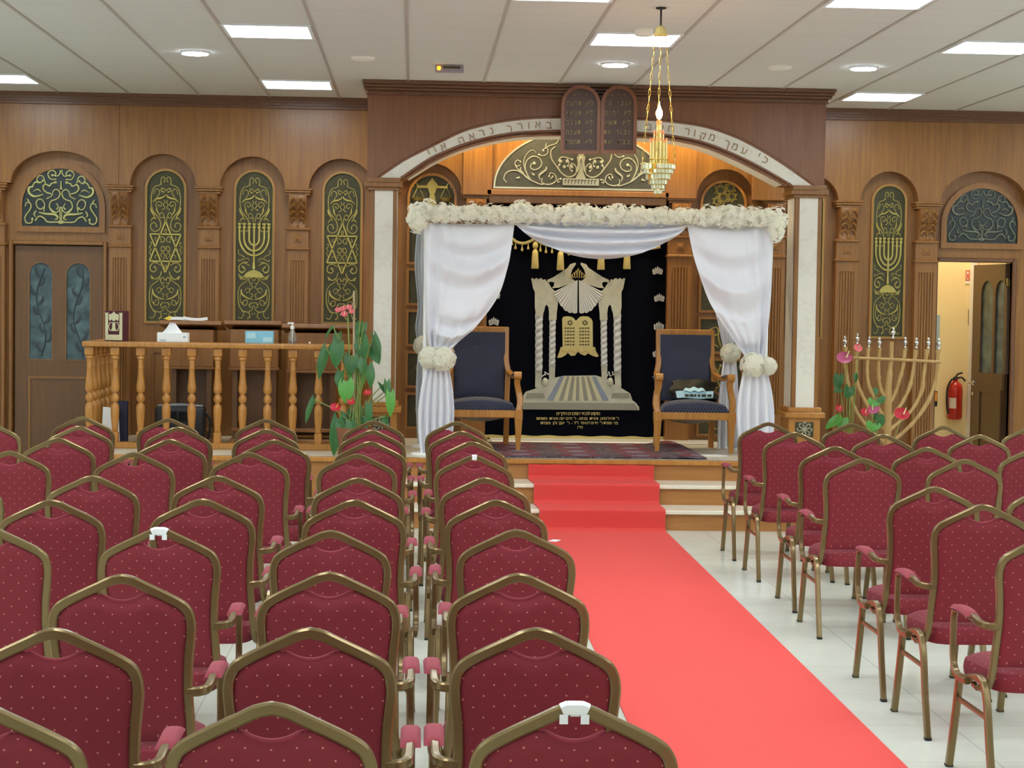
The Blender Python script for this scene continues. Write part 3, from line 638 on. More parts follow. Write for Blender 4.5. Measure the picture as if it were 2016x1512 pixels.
for sd in (-1, 1): MB().prism(fo, sd*.02, sd*.032, [inset(fo, .03)], T=Td).build('raised_field', W_DOOR2, t)
mb = MB()
for sd in (-1, 1):
    q = [Td(DW-.06, sd*.02, .98), Td(DW-.06, sd*.065, .98), Td(DW-.09, sd*.075, .98), Td(DW-.18, sd*.075, .98)]; mb.tube(q, .009, 8)
    mb.tube([Td(DW-.06, sd*.02, .88), Td(DW-.06, sd*.03, .88)], .018, 10).tube([Td(DW-.06, sd*.018, .98), Td(DW-.06, sd*.026, .98)], .024, 12)
mb.build('handle', CHROME, t)
for zz in (sloc(1990, 560)[1], sloc(1990, 700)[1]): MB().box(hx-.005, hx+.05, YN+.05, YN+.062, zz-.05, zz+.05, .002).tube([(hx-.004, YN+.056, zz-.055), (hx-.004, YN+.056, zz+.055)], .009, 8).build('hinge', DBRASS, t)
# corridor beyond: cream wall, white frame, side and end walls
YC = 17.75
cx0 = at(1822, 700, YC).x
struct(MB().box(XL, XR, YC, YC+.08, 0, HC), 'wall_corridor', YELLOW)
struct(MB().box(cx0-.6, cx0-.52, YN+.06, YC, 0, HC).box(XR, XR+.08, 16.6, YC, 0, HC), 'wall_corridor_end', YELLOW)
a, b = at(1908, 700, YC-.06), at(1921, 700, YC-.06)
struct(MB().box(a.x, b.x, YC-.05, YC, 0, at(1912, 517, YC).z+.15, .004).box(a.x+.018, a.x+.028, YC-.056, YC-.04, 0, at(1912, 517, YC).z+.15), 'trim_11', WHITEP)
# things on the corridor wall
c = at(1880, 785, YC-.09); R = .071; zb = at(1880, 826, YC-.09).z; zt = at(1880, 752, YC-.09).z
t = thing('fire_extinguisher', 'red fire extinguisher with black hose hung on the cream corridor wall', 'fire extinguisher', (c.x, YC-.09, zb))
MB().lathe([(.02, 0), (R*.86, .004), (R, .02), (R, zt-zb-.07), (R*.9, zt-zb-.03), (R*.6, zt-zb-.008), (.024, zt-zb+.004), (.022, zt-zb+.03)], (c.x, YC-.09, zb), 28).build('cylinder', REDP, t, 50)
MB().box(c.x-.018, c.x+.018, YC-.11, YC-.07, zt+.02, zt+.05, .004).tube(crv([(c.x, YC-.09, zt+.04), (c.x+.02, YC-.10, zt+.075), (c.x+.06, YC-.12, zt+.09)], 5), .009, 8).tube(crv([(c.x, YC-.10, zt+.03), (c.x+.05, YC-.12, zt+.045), (c.x+.085, YC-.13, zt+.01)], 5), .009, 8).build('valve_handle', BLKR, t, 50)
MB().tube(crv([(c.x-.01, YC-.12, zt+.03), (c.x-.05, YC-.13, zt+.02), (c.x-.085, YC-.13, zt-.06), (c.x-.09, YC-.13, zt-.2), (c.x-.075, YC-.13, zt-.3)], 6), .010, 8).build('hose', BLKR, t, 60)
mb = MB()
def wrap(mb, a0, a1, z0, z1, m=0): mb.grid(lambda u, v: (c.x+(R+.0015)*math.sin(a0+(a1-a0)*u), YC-.09-(R+.0015)*math.cos(a0+(a1-a0)*u), z0+(z1-z0)*v), 8, 2, m=m)
wrap(mb, -1.1, -.1, zb+.11, zb+.21); mb.build('label', LABELW, t)
mb = MB(); wrap(mb, .9, 1.2, zb+.14, zb+.20); mb.build('label', LABELW, t)
MB().box(c.x-.05, c.x+.05, YC-.02, YC, zt-.1, zt-.06).build('wall_bracket', BLKR, t)
def flat(name, label, cat, box, Y, matl, th=.006, extra=None):
    p, q = at(box[0], box[1], Y), at(box[2], box[3], Y)
    t = thing(name, label, cat, ((p.x+q.x)/2, Y, q.z)); MB().box(p.x, q.x, Y-th, Y, q.z, p.z, .001).build('board', matl, t); 
    if extra: extra(t, p, q)
    return t
def fe(t, p, q):
    w_ = q.x-p.x; h = p.z-q.z; mb = MB(); frame(mb, [(p.x, q.z+h*.25), (q.x, q.z+h*.25), (q.x, p.z), (p.x, p.z)], w_*.2, YC-.008, YC-.005); mb.box(p.x+w_*.4, q.x-w_*.3, YC-.008, YC-.005, q.z+h*.4, p.z-h*.25); mb.build('red_pictogram', REDINK, t)
flat('fire_sign', 'small white sign with red extinguisher symbol high on the corridor wall', 'sign', (1901, 532, 1908, 559), YC, WHITEP, extra=fe)
flat('wall_switch_plate', 'dark narrow wall plate beside the white corridor frame', 'switch plate', (1906.5, 609, 1911.5, 640), YC, BLACKPL, .02)
flat('notice', 'pale blue paper notice at the left edge of the corridor wall', 'notice', (1842, 620, 1849, 690), YC, BLUEG, .003)
flat('hazard_label', 'small black and orange label low on the corridor wall', 'label', (1838, 770, 1845, 800), YC, BLACKPL, .004, lambda t, p, q: MB().box(p.x+.004, q.x-.004, YC-.006, YC-.003, q.z+.05, p.z-.01).build('orange_patch', ORNG, t))
def glyphs(mb, items, depth, m=0):
    """items: (character, matrix, size)"""
    for ch, M, size in items:
        cu = bpy.data.curves.new('glyph', 'FONT'); cu.body = ch; cu.size = size; cu.extrude = depth; cu.align_x = 'CENTER'; cu.align_y = 'CENTER'; cu.resolution_u = 2
        to = bpy.data.objects.new('glyph', cu); C.objects.link(to); bpy.context.view_layer.update()
        me = bpy.data.meshes.new_from_object(to.evaluated_get(bpy.context.evaluated_depsgraph_get())); bpy.data.objects.remove(to); bpy.data.curves.remove(cu)
        mb.add([M @ v.co for v in me.vertices], [list(p.vertices) for p in me.polygons], m); bpy.data.meshes.remove(me)
    return mb
# ================================================================ STAGE, STEPS, CARPET
sx0, sx1 = at(158, 880, YST).x, at(1640, 880, 15.0).x
t = thing('stage_platform', 'low marble-topped wooden stage with steps along its front under the canopy', 'stage', ((sx0+sx1)/2, YST, 0))
MB().box(sx0, sx1, YST+.005, YN, SH-.03, SH).build('deck', STAGE, t)
MB().box(sx0, sx1, YST-.012, YST+.06, SH-.032, SH+.004, .006).build('edge_trim', W_LITE, t)
MB().box(sx0, sx1, YST+.02, YST+.05, 0, SH-.03).box(sx0, sx0+.03, YST+.05, YN, 0, SH-.03).box(sx1-.03, sx1, YST+.05, YN, 0, SH-.03).build('riser', W_RISER, t)
kx0, kx1 = -.55, sx1
for i in (1, 2):
    yf = YST-ST*(3-i)
    MB().box(kx0, kx1, yf+.03, yf+.05, 0, SR*i-.028).box(kx0, kx0+.02, yf+.05, YST+.02, 0, SR*i-.028).build('riser', W_RISER, t)
    MB().box(kx0-.02, kx1, yf, yf+ST+.03, SR*i-.03, SR*i, .006).build('tread', MARBT, t)
# red carpet: runs up the aisle and over the steps
rA, rB = atz(1310, 1046, 0), atz(1785, 1512, 0); lA, lB = atz(1046, 1010, 0), atz(1226, 1402, 0)
def cx_edge(A, B, y): return A.x+(B.x-A.x)*(y-A.y)/(B.y-A.y)
y1, y2 = YST-2*ST, YST-ST; e = .006
path = [(1.2, e)]+[(y, e) for y in (3, 5, 7, 9, 11, 12.5, y1-.12, y1-.03)]+[(y1-.002, .02), (y1-.004, SR-.05), (y1-.013, SR-.012), (y1-.012, SR+.003), (y1-.004, SR+.009), (y1+.02, SR+.008), (y1+.2, SR+.008), (y2-.06, SR+e), (y2-.004, SR+.03), (y2-.006, 2*SR-.05), (y2-.013, 2*SR-.012), (y2-.012, 2*SR+.003), (y2-.004, 2*SR+.009), (y2+.02, 2*SR+.008), (y2+.2, 2*SR+.008), (YST-.05, 2*SR+e), (YST-.004, 2*SR+.03), (YST-.016, SH-.06), (YST-.018, SH-.033)]
pm = [Vector((0, a, b)) for a, b in path]
fl, fr = at(1040, 911, YST), at(1287, 911, YST)
def cpt(u, j):
    y, z = path[j]
    if y <= y1: l, r = cx_edge(lA, lB, y), cx_edge(rA, rB, y)
    else:
        q = (y-y1)/(YST-y1); l, r = cx_edge(lA, lB, y1)*(1-q)+fl.x*q, cx_edge(rA, rB, y1)*(1-q)+fr.x*q
    return Vector((l+(r-l)*u, y-.001*math.sin(u*19), z+.0015*math.sin(u*23+j)))
mb = MB(); nj = len(path)-1
mb.grid(lambda u, v: cpt(u, round(v*nj)), 24, nj, th=.005)
tag(mb.build('red_carpet', RED, None, 60, loc=(1.4, 7, 0)), 'long red carpet running up the aisle and over the stage steps', 'carpet')
# patterned rug on the stage, its right end lifted in a fold
c = [atz(968, 901, SH), atz(1392, 905, SH), atz(1340, 877, SH), atz(955, 872, SH)]
def rug(u, v):
    p = (c[0]*(1-u)+c[1]*u)*(1-v)+(c[3]*(1-u)+c[2]*u)*v
    k = max(0, (u-.80)/.2); return Vector((p.x, p.y, SH+.012+.035*k*math.sin(PI*k)*(0.4+v)))
tag(MB().grid(rug, 40, 8, th=.01).build('patterned_rug', RUGM, None, 60, loc=(c[0].x, c[0].y, SH)), 'worn patterned dark red rug on the stage in front of the ark curtain', 'rug')
q0, q1 = at(966, 872, 16.3), at(1408, 876, 16.3); zt_ = at(1136, 866.5, 16.36).z
tag(MB().box(q0.x, q1.x, 16.18, 16.565, SH+.001, zt_, .006).build('marble_step', MARB, None, 35, loc=((q0.x+q1.x)/2, 16.37, SH)), 'long low white marble step at the foot of the ark curtain', 'step')
for nm, px, py, lb, wd in (('paper_sheet', 1404, 897, 'loose white paper sheet on the stage beside the rug end', .09),):
    p = atz(px, py, SH); tag(MB().box(p.x-wd, p.x+wd, p.y-.09, p.y+.07, SH+.001, SH+.004, rot=Matrix.Rotation(.3, 3, 'Z')).build(nm, PAPER, None, 0, loc=(p.x, p.y, SH)), lb, 'paper')
p = atz(1092, 1067, 0); tag(MB().box(p.x-.03, p.x+.03, p.y-.05, p.y+.05, .008, .011, rot=Matrix.Rotation(-.4, 3, 'Z')).build('paper_scrap', PAPER, None, 0, loc=(p.x, p.y, .007)), 'small white paper scrap at the left edge of the red carpet', 'paper')
# ================================================================ ARCH IN FRONT OF THE ARK
YF, YFB = 15.15, 15.47
fx0, fx1 = at(723.5, 280, YF).x, at(1625, 280, YF).x
spr = (at(745, 350, YF).z+at(1601, 366, YF).z)/2
def pxcurve(pts): return [(p.x, p.z) for p in crv([at(x, y, YF) for x, y in pts], 4)]
oa = pxcurve([(744.7, 349.5), (795, 316), (847, 289.4), (908.4, 259.7), (955, 246), (1007.6, 236.5), (1055, 232.6), (1101, 231.3), (1178, 231.5), (1255, 234.9), (1310, 238.5), (1379, 247.8), (1430, 263), (1478, 284.5), (1540, 322), (1603, 366.4)])
ia = pxcurve([(789.4, 350.5), (821, 329), (849, 311), (878.7, 297.4), (908.4, 286), (948, 274), (1007.6, 262.5), (1055, 259), (1101, 258), (1178, 258.5), (1255, 262), (1315, 266.6), (1379, 279), (1438, 301), (1498, 330), (1558.5, 365.5)])
na = pxcurve([(799, 351), (825, 335), (849, 320), (878.7, 305), (908, 293), (948, 281), (1007.6, 269), (1055, 265.7), (1101, 265), (1178, 265.5), (1255, 269), (1315, 273), (1379, 286), (1438, 309), (1498, 338.5), (1549.5, 366)])
n0, n1 = na[0][0], na[-1][0]; icirc = (at(1178, 300, YF).x, at(1178, 300, YF).z-3.0)
t = thing('ark_arch', 'wide wooden arch with white lettered band standing before the ark', 'arch', ((fx0+fx1)/2, YF, SH))
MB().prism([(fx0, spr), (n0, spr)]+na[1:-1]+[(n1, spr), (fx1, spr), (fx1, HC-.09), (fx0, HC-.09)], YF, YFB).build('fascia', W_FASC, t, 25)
MB().prism(ia+oa[::-1], YF-.008, YF-.0005).build('white_band', MARB, t, 25)
mb = MB()
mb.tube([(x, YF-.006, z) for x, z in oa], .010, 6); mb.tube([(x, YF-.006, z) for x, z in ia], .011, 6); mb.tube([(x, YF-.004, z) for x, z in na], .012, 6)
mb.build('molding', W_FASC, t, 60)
mb = MB(); a2 = [(x, z-.012) for x, z in na]; mb.prism(na[1:-1]+a2[1:-1][::-1], YF+.03, YFB); mb.build('white_soffit', MARB, t, 25)
mb = MB()
for (y, z0, z1) in ((.20, HC-.028, HC), (.165, HC-.05, HC-.028), (.12, HC-.07, HC-.05), (.06, HC-.10, HC-.07)): mb.box(fx0-y*.2, fx1+y*.2, YF-y, YFB, z0, z1, .004)
mb.build('cornice', W_DARK, t)
LET = [('ר',840,299),('ו',856,293),('א',873,289),('ה',908,276),('א',929,269),('ר',949,262),('נ',968,257.5),('ך',1003,253),('ר',1024,248.5),('ו',1041,247),('א',1059,246),('ב',1081,246.5),('ם',1277,250),('י',1292,251),('י',1305,252.5),('ח',1321,254),('ר',1353,259),('ו',1368,262),('ק',1384,268),('מ',1402,270.5),('ך',1432,283),('מ',1447,289),('ע',1465,297.5),('י',1494,307),('כ',1507,315.5)]
its = []
for ch, px, py in LET:
    p = at(px, py, YF-.010); kk = min(range(1, len(oa)-1), key=lambda i: abs(oa[i][0]-p.x)); a = -math.atan2(oa[kk+1][1]-oa[kk-1][1], oa[kk+1][0]-oa[kk-1][0])
    its.append((ch, Matrix.Translation(p) @ Matrix.Rotation(a, 4, 'Y') @ RX90, .088))
glyphs(MB(), its, .004).build('inscription', LETTER, t, 0)
# columns carrying the arch
def column(pl, pr, ptop, pbot, label, inner):
    l, r = at(pl, 580, YF).x, at(pr, 580, YF).x; cx = (l+r)/2; zb = at((pl+pr)/2, pbot, YF).z
    t = thing('marble_column', label, 'column', (cx, (YF+YFB)/2, SH))
    z0, z1 = zb, spr-.10
    MB().box(l+.035, r-.03, YF-.002, YF+.02, z0, z1).box(l-.006 if inner < 0 else r, l if inner < 0 else r+.006, YF+.04, YFB-.04, z0, z1).build('marble_facing', MARB, t)
    MB().box(l, r, YF+.004, YFB, z0, z1).box(l, l+.035, YF-.008, YF+.004, z0, z1, .003).box(r-.03, r, YF-.008, YF+.004, z0, z1, .003).build('wooden_shaft', W_TRIM, t)
    m = MB()
    for (e, za, zc) in ((.03, spr-.04, spr), (.045, spr-.075, spr-.04), (.02, spr-.10, spr-.075)): m.box(l-e, r+e, YF-e-.01, YFB+e*.3, za, zc, .004)
    m.build('capital', W_TRIM, t)
    m = MB().box(l-.03, r+.03, YF-.03, YFB+.01, z0-.04, z0, .005).box(l-.055, r+.055, YF-.055, YFB+.02, z0-.085, z0-.04, .006).box(l-.02, r+.02, YF-.02, YFB, SH, z0-.085).box(l-.035, r+.035, YF-.035, YFB+.01, SH, SH+.06, .004)
    m.build('pedestal', W_LITE, t)
    q = MB().box(cx-.075, cx+.075, YF-.026, YF-.02, z0-.24, z0-.12); q.build('bronze_plate', BRONZE, t)
    m = MB(); y = YF-.028
    for i in range(8):
        a = i*PI/4; d = Vector((math.cos(a), 0, math.sin(a))); e = Vector((-d.z, 0, d.x)); cc = Vector((cx, y, z0-.18))
        m.tube(crv([cc+d*.01, cc+d*.04+e*.012, cc+d*.062, cc+d*.05-e*.014], 4), .006, 6, ref=(0, 1, 0))
    m.ball((cx, y, z0-.18), .012, 8); m.build('leaf_relief', SILVERB, t)
column(727, 779, 372, 791, 'left white marble column with wooden edges and pedestal carrying the arch', 1)
column(1562, 1614, 392, 802, 'right white marble column with wooden edges and pedestal carrying the arch', -1)
# wooden tablets hung on the arch
YT = 14.86
t = thing('wooden_tablets', 'dark wooden pair of round-topped tablets with gold letters hung on the arch', 'tablets', (at(1178, 302, YT).x, YT, at(1178, 302, YT).z))
for pl, pr, py in ((1104, 1181, 167), (1182, 1253, 168)):
    a, b = at(pl, 302, YT), at(pr, 302.5, YT); zt = at((pl+pr)/2, py, YT).z
    out = roundtop(a.x, b.x, (a.z+b.z)/2, zt)
    mb = MB(); frame(mb, out, .026, YT, YT+.05); frame(mb, inset(out, .022), .006, YT-.005, YT+.01); fr_ = mb.build('frame', TABW, t)
    MB().prism(inset(out, .024), YT+.014, YT+.05).build('face', TABF, t)
MB().box(at(1140, 200, YT).x, at(1215, 200, YT).x, YT+.05, YF, at(1178, 260, YT).z, at(1178, 200, YT).z).build('mount', BLACKM, t)
its = []
for words, xc, wd in ((['לא תרצח', 'לא תנאף', 'לא תגנב', 'לא תענה', 'לא תחמד'], 1142, 54), (["אנכי ה'", 'לא יהיה', 'לא תשא', 'זכור את', 'כבד את'], 1217, 54)):
    for i, wv in enumerate(words):
        y = 203.5+19*i; n = len(wv)
        for k, ch in enumerate(rev(wv)):
            if ch == ' ': continue
            its.append((ch, Matrix.Translation(at(xc-i*.6-wd/2+wd*(k+.5)/n, y, YT+.012)) @ RX90 @ Matrix.Scale(.78, 4, (1, 0, 0)), .056))
for xc in (1143, 1217):
    for k in range(3): its.append(('·', Matrix.Translation(at(xc-12+12*k, 188-(k == 1)*2, YT+.012)) @ RX90, .09))
glyphs(MB(), its, .003).build('lettering', TABL, t, 0)
# ================================================================ ARK CURTAIN
YK = YN+.02
P = lambda x, y: ax(900+x/4, 480+y/4, YK-.02)            # traced at four times the photograph's scale
x0, x1 = ark[0]+.004, ark[1]-.004; zb = at(1136, 863, YK).z
t = thing('ark_curtain', 'dark navy velvet ark curtain with cream temple and gold tablets applique', 'curtain', ((x0+x1)/2, YK, zb))
MB().grid(lambda u, v: (x0+(x1-x0)*u, YK+.006*math.sin(u*34)*(1-.4*v)+.004*math.sin(u*11+2), ark[2]-.002+(zb-ark[2])*v), 70, 4, th=.008).build('velvet', VELVET, t, 60)
MB().grid(lambda u, v: (x0+(x1-x0)*u, YK-.012+.004*math.sin(u*34), zb+.022-.028*v+.004*math.sin(u*40)), 80, 1, th=.008).build('gold_fringe', GOLDCLOTH, t, 60)
D = 906                                                     # axis of the design in the traced frame
mirx = lambda pts: [(1906-x, y) for x, y in pts]
yq = YK-.024
def app(polys, name, m, d=.006, y=None):
    mb = MB(); y = yq if y is None else y
    for p in polys: mb.prism([P(*a) for a in p], y, y+d)
    return mb.build(name, m, t, 25)
capL = [(583,272),(598,270),(604,283),(620,270),(632,270),(638,283),(652,271),(668,272),(676,285),(694,278),(706,300),(724,315),(745,350),(770,372),(786,395),(796,455),(790,500),(784,545),(782,600),(722,600),(724,545),(718,500),(705,478),(694,490),(688,520),(678,548),(676,575),(612,575),(618,540),(612,500),(612,380),(598,350)]
cb = [[(612,1000),(672,1000),(668,1020),(662,1130),(614,1130),(616,1020)], [(720,950),(776,950),(772,965),(768,1062),(724,1062),(724,965)]]
for q in (capL, mirx(capL)): app([q], 'temple_capital', CREAM)
for q in cb+[mirx(p) for p in cb]: app([q], 'column_base', CREAM)
def twist(xc0, xc1, ya, yb, hw):
    mb = MB(); a = P(xc0, ya); b = P(xc1, yb); r = hw/4/3690*16.5
    def fn(u, v):
        th = PI*u; rr = r*(1+.07*math.sin(2*PI*(v*8+u*.9)))
        return (a[0]+(b[0]-a[0])*v-rr*math.cos(th), yq+.006-rr*.55*math.sin(th)*(1+.12*math.sin(2*PI*(v*8+u*.9))), a[1]+(b[1]-a[1])*v)
    mb.grid(fn, 10, 70); return mb.build('twisted_shaft', SILK, t, 70)
for q in ((645, 643, 572, 1003, 29), (752, 748, 598, 953, 25)):
    twist(*q); twist(1906-q[0], 1906-q[1], *q[2:])
wing = [(930,148),(935,160),(905,205),(895,245),(908,280),(930,290),(890,315),(800,345),(745,350),(762,330),(765,305),(740,298),(712,308),(708,285),(760,262),(870,190),(890,160)]
app([wing], 'pediment_wing', CREAM, .009); app([mirx(wing)], 'pediment_wing', CREAM, .009)
# fan of pleated silk hanging between the columns
mb = MB(); edge = [(770,375),(776,420),(798,450),(832,500),(868,530),(905,540),(946,540)]
def fan(sgn):
    E = [Vector(p) for p in crv([(a, b, 0) for a, b in edge], 4)]
    def fn(u, v):
        k = u*(len(E)-1); i = min(int(k), len(E)-2); e_ = E[i].lerp(E[i+1], k-i)
        sc = 1+.03*abs(math.sin(u*PI*6)); ex, ey = 948+(e_.x-948)*sc, 280+(e_.y-280)*sc
        x, y = 948+(ex-948)*v, 285+(ey-285)*v
        if sgn < 0: x = 1906-x
        p = P(x, y); return (p[0], yq-.002-.008*v*abs(math.sin(u*PI*12)), p[1])
    mb.grid(fn, 72, 6)
fan(1); fan(-1); mb.build('silk_fan', SILK, t, 25)
mb = MB()
for i in range(-3, 4):
    h = 55-abs(i)*10; mb.tube(crv([(*P(953+i*14, 270), 0), (*P(953+i*17-5, 235+abs(i)*6), 0), (*P(953+i*12, 240-h+abs(i)*9), 0), (*P(953+i*17+6, 238+abs(i)*6), 0), (*P(953+i*14+2, 270), 0)], 3), .003, 5) if False else None
    pts = [(953+i*15-6, 268), (953+i*19-8, 240+abs(i)*5), (953+i*15, 192+abs(i)*17), (953+i*19+8, 240+abs(i)*5), (953+i*15+6, 268)]
    mb.tube(crv([Vector((P(*a)[0], yq-.004, P(*a)[1])) for a in pts], 4), .0022, 5)
mb.build('crown_outline', GOLDCLOTH, t, 60)
# gold tablets
tb = [(826,590),(835,575),(858,570),(890,572),(915,582),(934,606),(950,590),(965,575),(990,569),(1030,572),(1055,590),(1066,612),(1068,812),(830,812)]
gt = app([tb], 'gold_tablets', GOLDSAT, .016, yq-.012)
mb = MB(); mb.prism([P(*a) for a in [(815,812),(1085,812),(1092,845),(1114,885),(1098,892),(1060,880),(1030,862),(1005,880),(975,870),(950,850),(925,880),(895,882),(870,858),(850,878),(820,895),(786,898),(800,860)]], yq-.012, yq+.004)
mb.tube(crv([Vector((P(*a)[0], yq-.013, P(*a)[1])) for a in [(815,830),(860,850),(890,835),(930,855),(950,835),(975,855),(1010,838),(1045,852),(1085,830)]], 5), .006, 6)
mb.build('gold_scroll_foot', GOLDSAT, t, 30)
for cx_ in (888, 1005):
    mb = MB()
    for i in range(6):
        y = 660+26*i; x = cx_-43
        for k, wv in enumerate((16, 22, 18, 20)): mb.prism([P(x, y+10), P(x+wv-5, y+10), P(x+wv-5, y-3), P(x, y)], yq-.0145, yq-.011); x += wv+2
    for a0 in (PI/2, -PI/2):
        q = [P(cx_+22*math.cos(a0+i*2*PI/3), 622-22*math.sin(a0+i*2*PI/3)) for i in range(3)]
        for i in range(3): mb.tube([(q[i][0], yq-.0135, q[i][1]), (q[(i+1) % 3][0], yq-.0135, q[(i+1) % 3][1])], .003, 5)
    mb.build('stitched_lines', DARKSTITCH, gt, 0)
# stepped base and paved perspective floor
base = [(515,1303),(520,1195),(540,1165),(612,1142),(660,1112),(720,1065),(835,1040),(1090,1036),(1180,1062),(1240,1110),(1300,1140),(1362,1178),(1380,1232),(1405,1250),(1432,1285),(1434,1310),(1200,1308)]
app([base], 'stone_base', CREAM, .005, yq+.002)
mb = MB(); VPt = (950, 800)
def strip(xb0, xb1, m, ya=1045, yb_=1235):
    f = lambda xb, y: VPt[0]+(xb-VPt[0])*(y-VPt[1])/(yb_-VPt[1])
    mb.prism([P(xb0, yb_), P(xb1, yb_), P(f(xb1, ya), ya), P(f(xb0, ya), ya)], yq-.001, yq+.004, m=m)
xs = [705, 735, 760, 800, 835, 870, 905, 935, 965, 1000, 1035, 1070, 1105, 1145, 1172, 1200]
for i in range(len(xs)-1): strip(xs[i], xs[i+1]-3, 2 if i in (0, 1, 13, 14) else (0 if i % 2 else 1))
for (a, b, y0, y1_) in ((540, 690, 1175, 1215), (1215, 1360, 1175, 1215)): mb.prism([P(a, y1_), P(b, y1_), P(b-8, y0), P(a+8, y0)], yq-.003, yq+.004, m=0)
mb.prism([P(520, 1300), P(1428, 1306), P(1395, 1255), P(520, 1250)], yq-.002, yq+.004, m=0)
mb.build('paved_floor', [GREYST, CREAMST, BLUEST], t, 25)
for bx in (692, 1206):
    mb = MB(); q = P(bx, 1082); mb.lathe([(.01, -.045), (.03, -.02), (.024, .012), (.012, .03)], (q[0], yq, q[1]), 10); mb.build('stitched_urn', CREAM, t, 60)
    mb = MB(); rnd = random.Random(bx)
    for i in range(9): mb.ball((q[0]+rnd.uniform(-.03, .03), yq-.003, q[1]+.05+rnd.uniform(-.01, .03)), .008, 6)
    mb.build('stitched_flowers', SILK, t, 60)
mb = MB()
for (x, y) in ((288, 605), (298, 395), (1592, 418), (1588, 640), (1580, 855), (1578, 205)):
    for i in range(-2, 3):
        q = P(x+i*13, y+abs(i)*5); mb.prism([(q[0]-.010, q[1]-.03), (q[0]+.010, q[1]-.03), (q[0]+.012+.003*i, q[1]+.005), (q[0]+.004*i, q[1]+.035-.006*abs(i)), (q[0]-.012+.003*i, q[1]+.005)], yq, yq+.004)
mb.build('silver_flower_motifs', SILK, t, 0)
its = []
for s_, y, a, b in (('מוקדש לכבוד הנדבנים היקרים', 1337, 785, 1122), ("ר' דניאל מימון ורעייתו ובניהם - ר' חיים יונה ורעייתו והמשפחות", 1376, 628, 1272), ("בני משפחת ר' חיים לוגאסי ז\"ל - ר' יעקב כהן ומשפחתו", 1411, 652, 1265), ('הי"ו', 1446, 945, 985)):
    n = len(s_)
    for k, ch in enumerate(rev(s_)):
        if ch != ' ':
            q = P(a+(b-a)*(k+.5)/n, y); its.append((ch, Matrix.Translation((q[0], yq+.001, q[1])) @ RX90, .036 if y > 1340 else .04))
glyphs(MB(), its, .002).build('gold_dedication', GOLDCLOTH, t, 0)
# gold swag cord with tassels
mb = MB(); V = lambda px, py, y=yq-.01: at(px, py, y)
sw = [(965, 478), (985, 478), (1006, 470), (1018, 477), (1032, 479), (1046, 474), (1053, 471), (1065, 478), (1080, 483), (1094, 484), (1106, 482), (1120, 488), (1136, 490), (1150, 486), (1166, 489), (1184, 484), (1200, 488), (1220, 490), (1236, 485), (1255, 489), (1280, 489), (1300, 486)]
mb.tube(crv([V(*p) for p in sw], 5), .014, 8)
mb.build('gold_cord', GOLDCLOTH, t, 60)
def tassel(px, ya, yb, r):
    m = MB(); p = V(px, ya, yq-.02); H = p.z-V(px, yb).z
    m.lathe([(r*.4, 0), (r*.75, -H*.1), (r*.7, -H*.2), (r*.35, -H*.27), (r*.75, -H*.36), (r*.8, -H*.45), (r*1.0, -H*.97), (r*.9, -H)], p, 14); m.build('gold_tassel', GOLDCLOTH, t, 40)
for px, ya, yb in ((1054, 476, 529), (1104, 480, 532), (1184, 478, 531), (1235, 478, 530)): tassel(px, ya, yb, .034)
for px, ya, yb in ((1008, 472, 483), (1015, 478, 491), (1028, 480, 495), (1040, 478, 492), (1064, 480, 496), (1075, 485, 499), (1087, 485, 499), (1120, 490, 503), (1136, 491, 504), (1150, 488, 501), (1166, 490, 503), (1200, 490, 503), (1218, 491, 504)):
    p = V(px, ya, yq-.012); H = p.z-V(px, yb).z; MB().lathe([(.004, 0), (.005, -H*.4), (.012, -H*.75), (.012, -H*.9), (.004, -H)], p, 8).build('gold_drop', GOLDCLOTH, t, 60)
# ================================================================ WEDDING CANOPY
YC0, YC1 = 14.78, 15.68
t = thing('wedding_canopy', 'white satin wedding canopy with cream flower garland standing on the stage', 'canopy', (at(1175, 900, YC0).x, (YC0+YC1)/2, SH))
zt = at(1175, 424, YC0).z
pL0, pR0 = at(838, 600, YC0+.03).x, at(1510, 600, YC0+.03).x
for x in (pL0, pR0):
    for y in (YC0+.05, YC1-.05): MB().tube([(x, y, SH), (x, y, zt)], .017, 12).lathe([(.10, 0), (.10, .012), (.03, .02)], (x, y, SH), 20).build('post', WHITEPL, t, 40)
MB().tube([(pL0, YC0+.05, zt), (pR0, YC0+.05, zt)], .016, 10).tube([(pL0, YC1-.05, zt), (pR0, YC1-.05, zt)], .016, 10).tube([(pL0, YC0+.05, zt), (pL0, YC1-.05, zt)], .016, 10).tube([(pR0, YC0+.05, zt), (pR0, YC1-.05, zt)], .016, 10).build('top_rail', WHITEPL, t, 40)
MB().grid(lambda u, v: (pL0-.03+(pR0-pL0+.06)*u, YC0+(YC1-YC0)*v, zt+.055-.03*math.sin(PI*u)*math.sin(PI*v)+.004*math.sin(u*60)), 60, 10, th=.003).build('roof_cloth', SATIN, t, 60)
def lerpath(pts):
    q = crv([(a, b, 0) for a, b in pts], 6)
    def f(v):
        k = max(0, min(1, v))*(len(q)-1); i = min(int(k), len(q)-2); return q[i].lerp(q[i+1], k-i)
    return f
